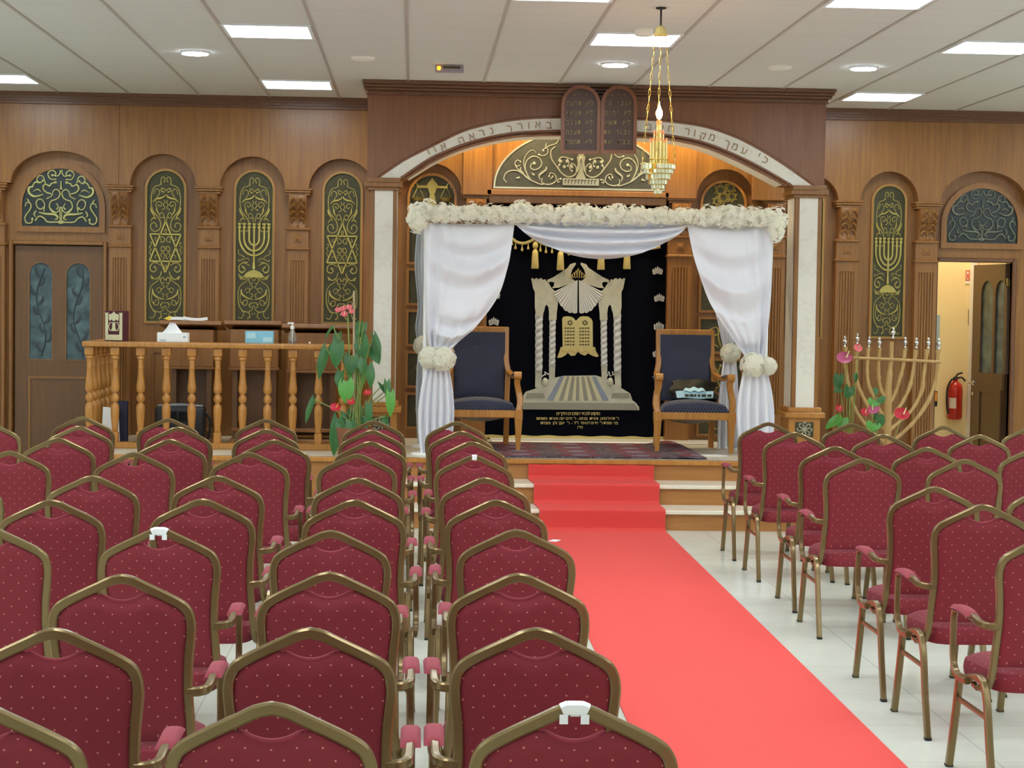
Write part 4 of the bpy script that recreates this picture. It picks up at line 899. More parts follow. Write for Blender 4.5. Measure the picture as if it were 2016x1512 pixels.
def drape(E0, E1, Y, name, m, sag=24, nf=4.8, side=1, amp=.06, nu=46, nv=60, top=None, vf=6):
    f0, f1 = lerpath(E0), lerpath(E1)
    def fn(u, v):
        a, b = f0(v), f1(v); s = math.sin(PI*min(1, v*1.02))*.9+.12
        x = a.x+(b.x-a.x)*u; bow = 4*u*(1-u)
        y = a.y+(b.y-a.y)*u+sag*bow*s*(1-.65*v)
        # swagged folds follow the sag; upright folds gather at the outer edge
        ph = nf*2*PI*(v**.8)-bow*2.4
        w_in = min(1, u*3.2)*min(1, (1-u)*5+.15)
        d = amp*(.6*math.sin(ph)+.75*(.5-abs(math.sin(ph*.75+bow*.8))))*w_in*(1-.5*v) + .03*math.sin(u*vf*2*PI)*(1-min(1, u*2.2)) + .022*v*v*math.sin(u*5*2*PI)
        p = at(x, y, Y); return Vector((p.x, Y-d-.06*math.sin(PI*u)*math.sin(PI*min(1, v*1.2)), p.z))
    return MB().grid(fn, nu, nv, th=.003).build(name, m, t, 70)
def skirt(T0, T1, B0, B1, Y, name, m, nf=5, bulge=0, amp=.034):
    def fn(u, v):
        a = Vector(T0).lerp(Vector(T1), u); b = Vector(B0).lerp(Vector(B1), u); q = a.lerp(b, v)
        x = q.x+bulge*math.sin(PI*v)*(u-.5)
        y = q.y+6*math.sin(u*9)*v*v
        p = at(x, y, Y); return Vector((p.x, Y-amp*(.35+v)*math.sin(u*nf*2*PI+.5)-.01*math.sin(v*5+u*3), max(p.z, SH+.006)))
    return MB().grid(fn, 44, 24, th=.003).build(name, m, t, 70)
drape([(839, 438), (837, 520), (838, 600), (842, 660), (850, 704)], [(1013, 438), (1003, 510), (982, 580), (940, 640), (900, 676), (877, 704)], YC0, 'front_drape', SATIN)
skirt((846, 700), (878, 700), (829, 897), (884, 899), YC0, 'front_drape_tail', SATIN, 5, 26)
drape([(1523, 446), (1521, 520), (1517, 600), (1510, 660), (1502, 708)], [(1352, 440), (1370, 520), (1400, 600), (1438, 660), (1472, 708)], YC0, 'front_drape', SATIN, sag=20, nf=3.4)
skirt((1471, 704), (1503, 704), (1460, 901), (1514, 903), YC0, 'front_drape_tail', SATIN, 4, 30)
# centre swag
mb = MB()
def swag(u, v):
    xt, yt = 1012+(1354-1012)*u, 432+6*u
    s = (4*u*(1-u))
    x = xt+(.0)*v; y = yt+6*v+(68*(s**.85))*v**1.1
    d = .05*math.sin(v*3.6*2*PI*(.55+.45*s)+.4)*min(1, s*1.6)+.03*math.sin(PI*v)*s
    p = at(x, y, YC0-.01); return Vector((p.x, YC0-.01-d, p.z))
mb.grid(swag, 70, 40, th=.003); mb.build('swag', SATIN, t, 70)
# back drapes seen at the sides
drape([(823, 440), (817, 520), (823, 600), (818, 645), (825, 684)], [(850, 438), (850, 520), (852, 600), (850, 650), (846, 686)], YC1, 'back_drape', SHEER, sag=3, nf=2, amp=.012, nu=20, nv=40)
skirt((824, 684), (846, 684), (824, 884), (858, 886), YC1, 'back_drape_tail', SHEER, 3, 10)
drape([(1462, 440), (1458, 520), (1458, 600), (1452, 650), (1447, 698)], [(1372, 440), (1385, 520), (1402, 590), (1415, 640), (1427, 698)], YC1, 'back_drape', SATIN, sag=10, nf=3, amp=.02, nu=24, nv=40)
skirt((1426, 696), (1448, 696), (1413, 884), (1450, 886), YC1, 'back_drape_tail', SATIN, 3, 10)
def florets(mb, c, rad, n, rnd, size=.023):
    for _ in range(n):
        d = Vector((rnd.gauss(0, 1), rnd.gauss(0, 1), rnd.gauss(0, 1))).normalized()
        if d.y > .55: d.y = -d.y
        k = rnd.uniform(.86, 1.16); p = Vector(c)+Vector((d.x*rad[0], d.y*rad[1], d.z*rad[2]))*k
        a = d.orthogonal().normalized(); b = d.cross(a); ro = rnd.uniform(0, PI)
        for i in range(4):
            th = ro+i*PI/2; e = a*math.cos(th)+b*math.sin(th); g = a*math.cos(th+PI/2)+b*math.sin(th+PI/2); s = size*rnd.uniform(.8, 1.15)
            mb.add([p, p+e*s*.6+g*s*.5+d*s*.25, p+e*s*1.15+d*s*.1, p+e*s*.6-g*s*.5+d*s*.25], [[0, 1, 2, 3]])
rnd = random.Random(11); mb = MB(); core = MB()
N = 74
for i in range(N):
    u = i/(N-1); px = 822+(1530-822)*u; py = 419+11*u+2.5*math.sin(i*2.1)
    r = .062+.012*math.sin(i*1.3)+(.035*math.exp(-((px-1027)/16)**2))+(.028*math.exp(-((px-1135)/16)**2))+(.03*math.exp(-((px-1440)/30)**2))+.02*math.exp(-((px-838)/26)**2)+.022*math.exp(-((px-1522)/16)**2)+.015*math.exp(-((px-1210)/18)**2)
    c = at(px, py-(r-.065)*90, YC0-.05); florets(mb, c, (r*.9, .075, r*.98), 26, rnd); core.ball(c, r*.78, 8, sc=(1, .8, 1))
for px, py, rx, rz in ((822, 432, .075, .10), (1527, 448, .065, .11)):
    c = at(px, py, YC0-.05); florets(mb, c, (rx, .09, rz), 90, rnd); core.ball(c, rx*.85, 8, sc=(1, 1, 1.25))
g = mb.build('flower_garland', PETAL, t, 0); core.build('garland_core', PETAL, g, 60)
for px, py, r, Y in ((846, 704, .075, YC0-.05), (873, 706, .085, YC0-.07), (833, 681, .07, YC1-.06), (1481, 718, .085, YC0-.06), (1511, 721, .062, YC0-.01), (1438, 696, .07, YC1-.06)):
    mb = MB(); c = at(px, py, Y); florets(mb, c, (r, r*.8, r), 130, rnd, .028); q = mb.build('flower_cluster', PETAL, t, 0); MB().ball(c, r*.72, 12).build('cluster_core', PETAL, q, 60)
# ================================================================ THRONES
def bar(mb, pts, w, h, ref=(1, 0, 0)):
    pr = [(-1, -.8), (-.8, -1), (.8, -1), (1, -.8), (1, .8), (.8, 1), (-.8, 1), (-1, .8)]
    return mb.tube(pts, 1.0, prof=[(a*h, b*w) for a, b in pr], ref=ref)
def throne(cxp, label):
    fx = at(cxp, 890, 15.22).x
    t = thing('throne_armchair', label, 'armchair', (fx, 15.5, SH), 'blue thrones under the canopy')
    o = Vector((fx, 15.5, SH)); W, WB = .305, .235
    L = lambda x, y, z: o+Vector((x, y, z))
    yf, yb = -.28, .27
    for s in (-1, 1):
        m = MB(); m.tube([L(s*W, yf, 0), L(s*W, yf, .26)], [.016, .030], prof=[(-1, -1), (1, -1), (1, 1), (-1, 1)], ref=(0, 1, 0)); m.box(o.x+s*W-.033, o.x+s*W+.033, o.y+yf-.033, o.y+yf+.033, SH+.255, SH+.34, .006)
        m.build('front_leg', W_LITE, t)
        m = MB(); bar(m, crv([L(s*WB, yb+.07, 0), L(s*WB, yb+.03, .15), L(s*WB, yb, .30), L(s*WB, yb, .45)], 5), .022, .024); m.build('rear_leg', W_LITE, t)
        m = MB(); bar(m, crv([L(s*WB, yb, .42), L(s*(WB+.004), yb+.005, .56), L(s*(WB+.006), yb+.02, .64), L(s*(WB-.008), yb+.04, .74), L(s*(WB-.008), yb+.075, 1.0)], 6), .022, .025); m.build('back_stile', W_LITE, t)
        m = MB(); bar(m, crv([L(s*W, yf+.01, .33), L(s*(W+.012), yf+.03, .40), L(s*(W+.004), yf+.055, .47), L(s*(W-.012), yf+.045, .55), L(s*(W-.012), yf+.02, .60), L(s*(W-.01), yf+.02, .62)], 5), .024, .026)
        bar(m, crv([L(s*(W-.01), yf-.005, .618), L(s*(W-.01), yf+.06, .628), L(s*(W-.015), yf+.16, .605), L(s*(W-.03), yf+.32, .60), L(s*(WB+.01), yb+.01, .63)], 5), .024, .016)
        m.tube([L(s*(W-.01)-.03, yf+.005, .618), L(s*(W-.01)+.03, yf+.005, .618)], .032, 14); m.build('arm', W_LITE, t, 40)
        m = MB(); m.grid(lambda u, v: L(s*(W-.022)-.028+.056*u, yf+.11+.25*v, .625-.02*math.sin(v*PI*.6)+.026*math.sin(PI*u)**.5*math.sin(PI*v)**.4), 8, 12); m.build('arm_pad', NAVY, t, 60)
    m = MB(); bar(m, [L(-W, yf, .305), L(W, yf, .305)], .026, .032, (0, 1, 0)); m.build('seat_rail', W_LITE, t)
    m = MB()
    for s in (-1, 1): bar(m, [L(s*W, yf, .305), L(s*WB, yb, .305)], .02, .03, (1, 0, 0))
    bar(m, [L(-WB, yb, .305), L(WB, yb, .305)], .02, .03, (0, 1, 0)); m.build('side_rail', W_LITE, t)
    m = MB(); bar(m, [L(-WB-.008, yb+.073, .975), L(WB+.008, yb+.073, .975)], .022, .03, (0, 1, 0)); m.box(o.x-WB, o.x+WB, o.y+yb+.045, o.y+yb+.055, SH+.955, SH+.968); m.build('top_rail', W_LITE, t)
    def seat(u, v):
        hw = (W-.02)*(1-v)+(WB-.01)*v; e = (max(0, math.sin(PI*u))**.3)*(max(0, math.sin(PI*min(1, .5+.5*v)))**.3 if v > .5 else 1); q = min(1, v/.16); fz = math.sin(q*PI/2)**.8
        return L(-hw+2*hw*u, yf-.022-.022*math.sin(q*PI)+(yb-yf-.02)*max(0, v-.08)/.92, .332+.10*(.12+.88*e)*fz)
    m = MB().grid(seat, 24, 22); m.build('seat_cushion', NAVY, t, 60)
    def back(u, v):
        e = (math.sin(PI*u)*math.sin(PI*v))**.35; z = .40+.55*v; y = yb-.005+.075*max(0, (v-.1))
        return L(-(WB-.02)+2*(WB-.02)*u, y-.035*e, z)
    m = MB().grid(back, 20, 24); m.box(o.x-WB+.02, o.x+WB-.02, o.y+yb+.02, o.y+yb+.04, SH+.42, SH+.96); m.build('back_cushion', NAVY, t, 60)
    m = MB().grid(lambda u, v: L(-W+.03+(2*W-.06)*u, yf+.02+.5*v, .285-.055*math.sin(PI*u)*math.sin(PI*v)**.4), 16, 8, th=.004); m.build('under_lining', LINING, t, 60)
    return t
throne(946, 'blue patterned wooden armchair on the left side under the canopy, seat empty')
throne(1366, 'blue patterned wooden armchair on the right side under the canopy, holding a black bag')
# folded black bag on the right throne
px = at(1366, 785, 15.55); bz = SH+.428
t = thing('black_bag', 'shiny black bag with pale printed strip lying on the right blue armchair', 'bag', (px.x, 15.56, bz))
MB().grid(lambda u, v: (px.x-.185+.37*u+.02*math.sin(v*9), 15.50+.15*v+.008*math.sin(u*7)*v-.03*math.sin(PI*v)*(.6+.4*math.sin(u*5)), bz+.005+.16*v*(1-.12*abs(2*u-1))+.006*math.sin(u*11)*v), 22, 12, th=.04).build('bag_body', BLACKS, t, 60)
MB().grid(lambda u, v: (px.x-.155+.30*u-.01*v*(1-2*u), 15.452+.03*v-.012*math.sin(PI*u), bz+.012+.055*v+.004*math.sin(u*8)), 18, 3, th=.01).build('pale_strip', BLUEB2, t, 60)
MB().grid(lambda u, v: (px.x-.10+.19*u, 15.462+.028*v-.01*math.sin(PI*u), bz+.07+.03*v*math.sin(PI*u)**.4+.006*math.sin(u*17)), 16, 3, th=.006).build('crumpled_film', BLUEB2, t, 60)
mb = MB()
for i, (a, wv) in enumerate(((-.09, .03), (-.05, .03), (-.012, .016), (.018, .018), (.05, .035), (.1, .03))): mb.box(px.x+a, px.x+a+wv, 15.438, 15.45, bz+.025, bz+.045)
mb.build('printed_marks', DARKSTITCH, t, 0)
# ================================================================ BALUSTRADE, LECTERNS AND WHAT STANDS ON THEM
YR = 15.12
zr0 = (at(250, 669, YR-.06).z+at(600, 681, YR-.06).z)/2; zr1 = zr0-.042
rx0, rx1 = at(161, 672, YR-.08).x, at(708, 684, YR-.08).x
t = thing('balustrade', 'turned wooden balustrade with flat handrail on the stage before the lecterns', 'railing', ((rx0+rx1)/2, YR, SH))
YRB = 16.40
MB().box(rx0, rx1, YR-.08, YR+.10, zr1, zr0, .008, seg=2).box(rx0, rx0+.18, YR+.10, YRB, zr1, zr0, .008, seg=2).build('handrail', W_RAIL, t)
MB().box(rx0+.03, rx1-.02, YR-.045, YR+.055, SH, SH+.05, .006).box(rx0+.04, rx0+.14, YR+.055, YRB, SH, SH+.05, .006).build('base_rail', W_LITE, t)
H = zr1-SH
PF = [(.0, 'b', .036), (.085, 'b', .036), (.086, 'r', .028), (.095, 'r', .033), (.115, 'r', .033), (.125, 'r', .024), (.19, 'r', .021), (.205, 'r', .026), (.215, 'r', .022), (.30, 'r', .026), (.38, 'r', .034), (.415, 'r', .035), (.44, 'r', .03), (.455, 'r', .017), (.46, 'r', .017), (.475, 'r', .026), (.495, 'r', .033), (.515, 'r', .033), (.535, 'r', .026), (.548, 'r', .016), (.555, 'r', .018), (.575, 'r', .032), (.61, 'r', .035), (.68, 'r', .033), (.78, 'r', .026), (.815, 'r', .023), (.82, 'r', .027), (.835, 'r', .022), (.836, 'b', .031), (1.0, 'b', .031)]
def baluster(x, y):
    m = MB(); m.box(x-.036, x+.036, y-.036, y+.036, zr1-.085*H, zr1, .008, seg=2); m.box(x-.030, x+.030, y-.030, y+.030, SH+.04, SH+.165*H, .006)
    m.lathe([(r, zr1-q*H) for q, k, r in PF if k == 'r'][::-1], (x, y, 0), 18); return m.build('baluster', W_RAIL, t, 40)
bxs = [at(px, 780, YR).x for px in (176, 226.5, 277, 327.5, 377.5, 428.5, 477.5, 526.5, 576.5, 627, 675.5)]
for x in bxs: baluster(x, YR)
for i in range(1, 6): baluster(bxs[0], YR+.215*i)
def lectern(pl, pr, yt, sl, label, bl, br, ybox):
    Y = 15.62; a, b = at(pl, yt, Y).x, at(pr, yt, Y).x; zt = at((pl+pr)/2, yt, Y).z; c0, c1 = at(bl, 700, Y+.06).x, at(br, 700, Y+.06).x
    zb = at((pl+pr)/2, ybox, Y+.06).z
    t = thing('lectern', label, 'lectern', ((a+b)/2, Y+.2, SH), 'wooden reading lecterns behind the balustrade')
    R_ = Matrix.Rotation(-.12, 3, 'X')
    MB().box(a, b, Y, Y+.42, zt-.035, zt, .006, rot=R_).build('desk_top', W_LECT, t)
    MB().box(c0, c1, Y+.06, Y+.40, zb, zt-.05, .004).box(c0-.01, c1+.01, Y+.05, Y+.40, zb-.02, zb, .004).build('book_box', W_LECT, t)
    MB().box(c0+.02, c0+.06, Y+.12, Y+.38, SH, zb-.02).box(c1-.06, c1-.02, Y+.12, Y+.38, SH, zb-.02).box(c0+.06, c1-.06, Y+.30, Y+.34, SH+.06, zb-.02).build('side_panel', W_DOOR, t)
    MB().box(c0+.01, c1-.01, Y+.10, Y+.38, SH+.10, SH+.13, .004).box(c0, c1, Y+.08, Y+.40, SH, SH+.04, .004).build('foot_shelf', W_LECT, t)
    return zt, Y
lectern(312, 436, 637, 0, 'brown wooden lectern behind the white tissue box, loose papers on top', 331, 420, 722)
lectern(440, 554, 637, 0, 'brown wooden lectern behind the blue box, second from the left', 452, 548, 724)
z3, Y3 = lectern(554, 704, 644, 0, 'brown wooden lectern behind the pump bottle, nearest the flowering plant', 566, 664, 730)
def onlect(px, py, w_, d_, h_, name, label, cat, m, rot=0, Y=15.68, grp=None):
    p = at(px, py, Y)
    return tag(MB().box(p.x-w_/2, p.x+w_/2, Y, Y+d_, p.z, p.z+h_, .001, rot=Matrix.Rotation(rot, 3, 'Z')).build(name, m, None, 0, loc=(p.x, Y, p.z)), label, cat, grp)
zl = at(372, 637, 15.62).z
for i, (dx, w_, rz, m, lb) in enumerate(((0, .28, .1, PAPER, 'lowest white sheet of the loose papers on the left lectern'), (.02, .26, -.12, PAPER, 'bent white sheet in the middle of the papers on the left lectern'), (-.11, .10, .2, YPAPER, 'yellow paper slip on the left end of the papers on the left lectern'), (.10, .20, -.25, PAPER, 'top white sheet sticking out right on the left lectern'))):
    x = at(362, 637, 15.7).x+dx; z = zl+.012+.008*i
    tag(MB().grid(lambda u, v: (x-w_/2+w_*u+rz*.1*v, 15.66+.2*v, z+.012*math.sin(PI*u+i)+.02*v), 10, 4, th=.003).build('paper_sheet', m, None, 60, loc=(x, 15.66, z)), lb, 'paper')
onlect(462, 637, .10, .15, .008, 'paper_sheet', 'thin white paper on the left end of the second lectern', 'paper', PAPER, Y=15.7)
onlect(530, 637, .10, .15, .008, 'paper_sheet', 'thin white paper on the right end of the second lectern', 'paper', PAPER, Y=15.7)
onlect(646, 644, .18, .13, .022, 'white_book', 'thick white book lying on the third lectern behind the flowering plant', 'book', PAPER, Y=15.7)
for px, lb in ((606, 'small crumpled white paper left of the white book'), (615, 'small crumpled white paper right next to the white book')):
    p = at(px, 642, 15.7); tag(MB().ball((p.x, 15.7, p.z+.006), .014, 8, sc=(1.3, 1, .8)).build('paper_ball', PAPER, None, 60, loc=(p.x, 15.7, p.z)), lb, 'paper')
# on the handrail
def rail(px): return at(px, 668, YR).x
x = rail(341); t = thing('tissue_box', 'white tissue box with a tissue pulled up, on the handrail', 'tissue box', (x, YR, zr0))
MB().box(x-.122, x+.122, YR-.05, YR+.07, zr0, zr0+.076, .004).build('box', PAPER, t)
MB().box(x-.10, x-.05, YR-.053, YR-.05, zr0+.012, zr0+.02).box(x+.085, x+.105, YR-.053, YR-.05, zr0+.035, zr0+.05).build('blue_print', BLUEG, t, 0)
MB().grid(lambda u, v: (x-.01+.075*math.cos(2*PI*u)*(1-v*.75)*(1+.15*math.sin(u*PI*6)), YR+.01+.03*math.sin(2*PI*u)*(1-v*.6), zr0+.074+.072*v+.012*math.sin(u*PI*8)*v), 24, 6).build('tissue', PAPER, t, 60)
x = rail(511); t = thing('blue_box', 'light blue cardboard box standing on the handrail', 'box', (x, YR, zr0))
MB().box(x-.112, x+.112, YR-.03, YR+.05, zr0, zr0+.098, .002).build('box', BLUEB, t)
MB().box(x-.10, x-.03, YR-.033, YR-.03, zr0+.04, zr0+.085).box(x+.03, x+.10, YR-.033, YR-.03, zr0+.012, zr0+.05).build('pale_print', BLUEB2, t, 0)
x = rail(575.5); t = thing('pump_bottle', 'clear pump bottle with white head standing on the handrail', 'bottle', (x, YR, zr0))
MB().lathe([(.03, 0), (.034, .006), (.034, .06), (.028, .085), (.014, .112), (.012, .122)], (x, YR, zr0), 20).build('bottle', CLEARP, t, 50)
MB().tube([(x, YR, zr0+.01), (x, YR, zr0+.12)], .004, 8).build('dip_tube', WHITEPL, t)
MB().lathe([(.017, .118), (.017, .142), (.006, .146), (.006, .158), (.012, .160), (.013, .17), (.004, .172)], (x, YR, zr0), 16).tube([(x, YR, zr0+.165), (x-.03, YR-.01, zr0+.166), (x-.036, YR-.012, zr0+.158)], .006, 8).build('pump_head', WHITEPL, t, 50)
x = rail(610); tag(MB().ball((x, YR, zr0+.009), .009, 8).build('paper_ball', PAPER, None, 60, loc=(x, YR, zr0)), 'tiny white paper ball on the handrail right of the pump bottle', 'paper')
# ornate book box, turned to show its spine side
x = rail(229); bw, bh, bd = .165, .245, .10; Rz = Matrix.Rotation(-.32, 3, 'Z'); o = Vector((x, YR+.02, zr0))
t = thing('ornate_book', 'burgundy velvet book with cream printed front standing at the handrail corner', 'book', o)
MB().box(x-bw/2, x+bw/2, YR+.02-bd/2, YR+.02+bd/2, zr0, zr0+bh, .005, rot=Rz).build('cover', BURG, t)
def bk(u, v, d=.002): return o+Rz @ Vector((-bw/2+bw*u, -bd/2-d, bh*v))
Tb = lambda a, y, b: bk(a, b, y)
m = MB()
for poly in ([(.05, .04), (.95, .04), (.95, .22), (.05, .22)], [(.05, .22), (.2, .22), (.2, .9), (.24, .93), (.02, .93), (.05, .9)], [(.8, .22), (.95, .22), (.95, .9), (.98, .93), (.76, .93), (.8, .9)], [(.24, .72), (.3, .66), (.38, .72), (.46, .66), (.54, .66), (.62, .72), (.7, .66), (.76, .72), (.76, .88), (.6, .9), (.5, .97), (.4, .9), (.24, .88)], [(.38, .36), (.62, .36), (.62, .41), (.58, .43), (.58, .58), (.52, .6), (.48, .6), (.42, .58), (.42, .43), (.38, .41)]):
    m.prism(poly[::-1] if False else poly, .003, 0, T=Tb)
m.build('cream_print', CREAMP, t, 0)
m = MB(); m.prism([(.28, .34), (.72, .34), (.8, .48), (.72, .62), (.28, .62), (.2, .48)], .0025, .0, [[(.31, .36), (.69, .36), (.76, .48), (.69, .6), (.31, .6), (.24, .48)]], T=Tb); m.ball(bk(.5, .13, .002), .014, 10, sc=(1, .3, 1)); m.build('hexagon_border', CREAMP, t, 0)
# things on the stage behind the balusters
p = at(355, 840, 15.4); t = thing('black_bag', 'black bag with grey zip standing on the stage behind the balusters', 'bag', (p.x, 15.42, SH))
zt = at(355, 797, 15.4).z
MB().box(p.x-.20, p.x+.20, 15.33, 15.52, SH, zt-.01, .03, seg=3).build('bag_body', BLACKPL, t, 50)
MB().tube([(p.x-.18, 15.40, zt-.012), (p.x, 15.40, zt+.0), (p.x+.18, 15.40, zt-.012)], .012, 8).build('zip', GREYPL, t)
MB().grid(lambda u, v: (p.x-.10+.17*u, 15.325-.01*math.sin(u*9), zt-.05-.08*v), 10, 4, th=.004).build('shiny_flap', BLACKS, t, 60)
MB().tube(crv([(p.x+.18, 15.40, zt-.04), (p.x+.24, 15.40, zt-.12), (p.x+.23, 15.40, zt-.26), (p.x+.19, 15.40, zt-.3)], 5), .01, 8).build('strap', BLACKPL, t)
p = at(218, 840, 15.3); t = thing('white_folder', 'tall white folder leaning inside the balustrade corner', 'folder', (p.x, 15.3, SH)); zt = at(212, 801, 15.3).z
MB().prism([(p.x-.07, SH), (p.x+.075, SH), (p.x+.06, zt-.01), (p.x-.06, zt)], 15.28, 15.31).build('cover', BLUEG if False else PAPER, t)
p = at(240, 840, 15.4); t = thing('navy_binder', 'dark navy binder standing behind the white folder', 'binder', (p.x, 15.4, SH)); zt = at(240, 789, 15.4).z
MB().box(p.x-.075, p.x+.05, 15.36, 15.42, SH, zt, .004).build('cover', NAVYB, t); MB().box(p.x-.065, p.x-.045, 15.355, 15.41, SH+.01, zt-.05).build('pages', PAPER, t)
# ================================================================ PLANTS
def leaf(mb, b, tip, w_, tilt=.35, m=0, Y=14.6, dy=.0, curl=.18):
    """heart-shaped leaf drawn from base to tip"""
    B, T_ = at(*b, Y), at(*tip, Y+dy); ax_ = T_-B; Ln = ax_.length; d = ax_/Ln
    fn = Vector((0, -1, 0)); fn = (fn-d*fn.dot(d)).normalized(); sd = d.cross(fn); fn2 = (fn*math.cos(tilt)+sd*math.sin(tilt)); sd2 = d.cross(fn2)
    W = w_*Y/FPX/2
    def f(u, v):
        s = u*2-1
        prof = (math.sin(PI*min(1, .16+v*.84))**.8)*(1-.25*v) if v < 1 else 0
        back = -.22*Ln*(abs(s)**1.5)*max(0, 1-v*2.2)*1.0+ .0
        return B+d*(Ln*v+back)+sd2*(W*s*prof)+fn2*(-curl*Ln*v*v+.25*W*abs(s)*prof)
    mb.grid(f, 8, 10, m=m)
def spathe(mb, c, r, Y, m=0, m2=1, ang=0., tilt=.5):
    p = at(*c, Y); R_ = r*Y/FPX
    ca, sa = math.cos(ang), math.sin(ang)
    def f(u, v):
        th = (u-.5)*2*PI; rr = R_*v*(1-.28*math.cos(th)+.1*math.cos(2*th)); x, z = rr*math.sin(th), -rr*math.cos(th)
        x, z = x*ca-z*sa, x*sa+z*ca
        return p+Vector((x, -.3*R_*v*v+z*tilt*.6, z*.8))
    mb.grid(f, 14, 4, m=m); mb.tube([p+Vector((0, -.01, 0)), p+Vector((R_*.25*sa+.1*R_, -.02, R_*.9))], [R_*.11, R_*.06], 8, m=m2)
Q = lambda x, y: (450+x/4, 560+y/4)
YPl = 14.62
base = at(698, 890, YPl); base = Vector((base.x, YPl, SH))
t = thing('flowering_plant', 'tall anthurium with heart-shaped leaves and coral flowers beside the balustrade end', 'potted plant', base)
MB().lathe([(.10, 0), (.12, .02), (.15, .20), (.155, .22), (.14, .22), (.135, .2)], base, 24).build('pot', POT, t, 40)
MB().lathe([(.135, .185), (.13, .195), (.001, .2)], base, 20).build('soil', SOIL, t, 40)
mb = MB(); rnd = random.Random(5)
LV = [((825,330),(742,425),34,.9),((862,385),(850,482),70,.2),((1035,305),(1008,405),66,.5),((1065,305),(1045,420),66,-.4),((1040,415),(1062,582),124,.1),((772,505),(690,742),92,.5),((862,470),(838,655),116,.1),((1142,398),(1212,560),66,-.7),((1112,475),(1192,622),112,-.3),((970,560),(962,705),124,.0),((1002,670),(1024,838),150,.0),((1102,640),(1132,812),86,-.5),((885,690),(852,810),80,.5),((928,765),(924,936),130,.1),((1248,765),(1252,898),62,-.3),((1232,842),(1180,766),34,.3),((1272,855),(1278,1040),78,-.1),((668,905),(590,1085),58,.6),((862,1060),(812,1352),104,.3),((925,1010),(962,1135),104,.2),((1012,960),(1022,1085),90,0),((1100,940),(1112,1112),64,-.3),((1230,1040),(1240,1120),60,.4),((880,1100),(900,1230),90,.3),((1060,1040),(1090,1130),80,-.2),((960,1080),(985,1200),90,.1),((1060,590),(1040,700),70,.3)]
for i, (b, e, w_, ti) in enumerate(LV):
    leaf(mb, Q(*b), Q(*e), w_/4*1.08, ti, m=1 if i in (10, 13, 16) else 0, Y=YPl-.06+.12*rnd.random(), dy=-.04)
mb.build('leaves', [LEAF, LEAFL], t, 60)
mb = MB(); v = lambda x, y, Y=YPl: at(*Q(x, y), Y)
for i, (b, e, w_, ti) in enumerate(LV):
    q = v(*b); mid = Vector((base.x*.55+q.x*.45, YPl+.03, base.z+.2+(q.z-base.z-.2)*.62)); mb.tube(crv([base+Vector((rnd.uniform(-.06, .06), rnd.uniform(-.05, .05), .19)), mid, q], 6), .0045, 6)
mb.tube(crv([v(950, 560), v(945, 400), v(938, 240)], 6), .006, 6)
mb.build('stems', STEM, t, 60)
MB().tube([v(988, 50, YPl+.02), Vector((v(985, 1100).x, YPl+.02, base.z+.19))], .009, 8).build('stake', STAKE, t)
mb = MB()
for c_, r, a in (((872,200),6.5,1.4), ((940,180),6.5,-1.2), ((912,236),7,.2), ((962,210),5.5,-1.6), ((905,182),6,2.9)): spathe(mb, Q(*c_), r, YPl-.03, 0, 1, a)
mb.build('coral_flower', [PINK, SPADIX], t, 60)
for c_, r, a in (((966,925),8,.4), ((852,968),10,1.2), ((1086,852),7,-1)): mb = MB(); spathe(mb, Q(*c_), r, YPl-.05, 0, 1, a); mb.build('red_flower', [REDF, ORNG], t, 60)
# ---- candelabrum of branches and the plants around it
YM = 15.75
M4 = lambda x, y, Y=YM: at(1512+x/4, 500+y/4, Y)
bz = M4(940, 1500); mb0 = Vector((at(1747, 880, YM).x, YM, 0))
t = thing('branch_candelabrum', 'large nine-armed candelabrum made of bare branches with silver oil cups', 'candelabrum', mb0)
MB().tube(crv([M4(975, 690), M4(970, 830), M4(958, 930), M4(945, 1100), M4(940, 1480), mb0+Vector((0, 0, .03))], 6), [.018]*6+[.022]*6+[.03]*6+[.034]*6+[.036]*7, 12).lathe([(.20, 0), (.20, .03), (.05, .05)], mb0, 8).build('trunk', W_BRANCH, t, 60)
BR = [[(608,735),(604,850),(620,960),(640,1080),(690,1230),(780,1360),(930,1500)], [(700,770),(695,900),(705,1030),(760,1150),(830,1280),(930,1400)], [(790,740),(780,900),(790,1030),(830,1120),(880,1230),(935,1310)], [(876,740),(870,900),(875,1000),(895,1080),(935,1150)],
      [(1080,745),(1065,880),(1035,990),(1000,1100),(950,1185)], [(1165,755),(1135,960),(1110,1060),(1050,1180),(955,1305)], [(1255,750),(1225,960),(1210,1080),(1130,1230),(960,1385)], [(1340,755),(1325,950),(1270,1140),(1150,1320),(1010,1450),(940,1490)]]
cups = [(605,690), (703,668), (795,692), (877,698), (985,620), (1080,697), (1168,702), (1262,703), (1345,707)]
for i, b in enumerate(BR):
    rr = .0165; m = MB(); c_ = crv([M4(*p, Y=YM+.012*math.sin(i*2+j)) for j, p in enumerate(b)], 6); n = len(c_)
    r_ = [rr*(1+.28*math.exp(-((k-n*.42)/1.6)**2)+.3*math.exp(-(k/1.2)**2)+.12*math.sin(k*1.7+i)) for k in range(n)]
    m.tube(c_, r_, 10); m.build('branch', W_BRANCH, t, 60)
MB().tube(crv([M4(672, 818, YM-.03), M4(860, 824, YM-.03), M4(1100, 836, YM-.03), M4(1362, 850, YM-.03)], 6), .0125, 10).build('crossbar', W_BRANCH, t, 60)
for c_ in cups:
    p = M4(c_[0], c_[1]+38); MB().lathe([(.014, -.008), (.016, .0), (.008, .008), (.007, .016), (.017, .028), (.021, .04), (.019, .052), (.009, .058), (.008, .066), (.012, .072), (.006, .084), (.001, .09)], p, 14).build('oil_cup', CHROME, t, 50)
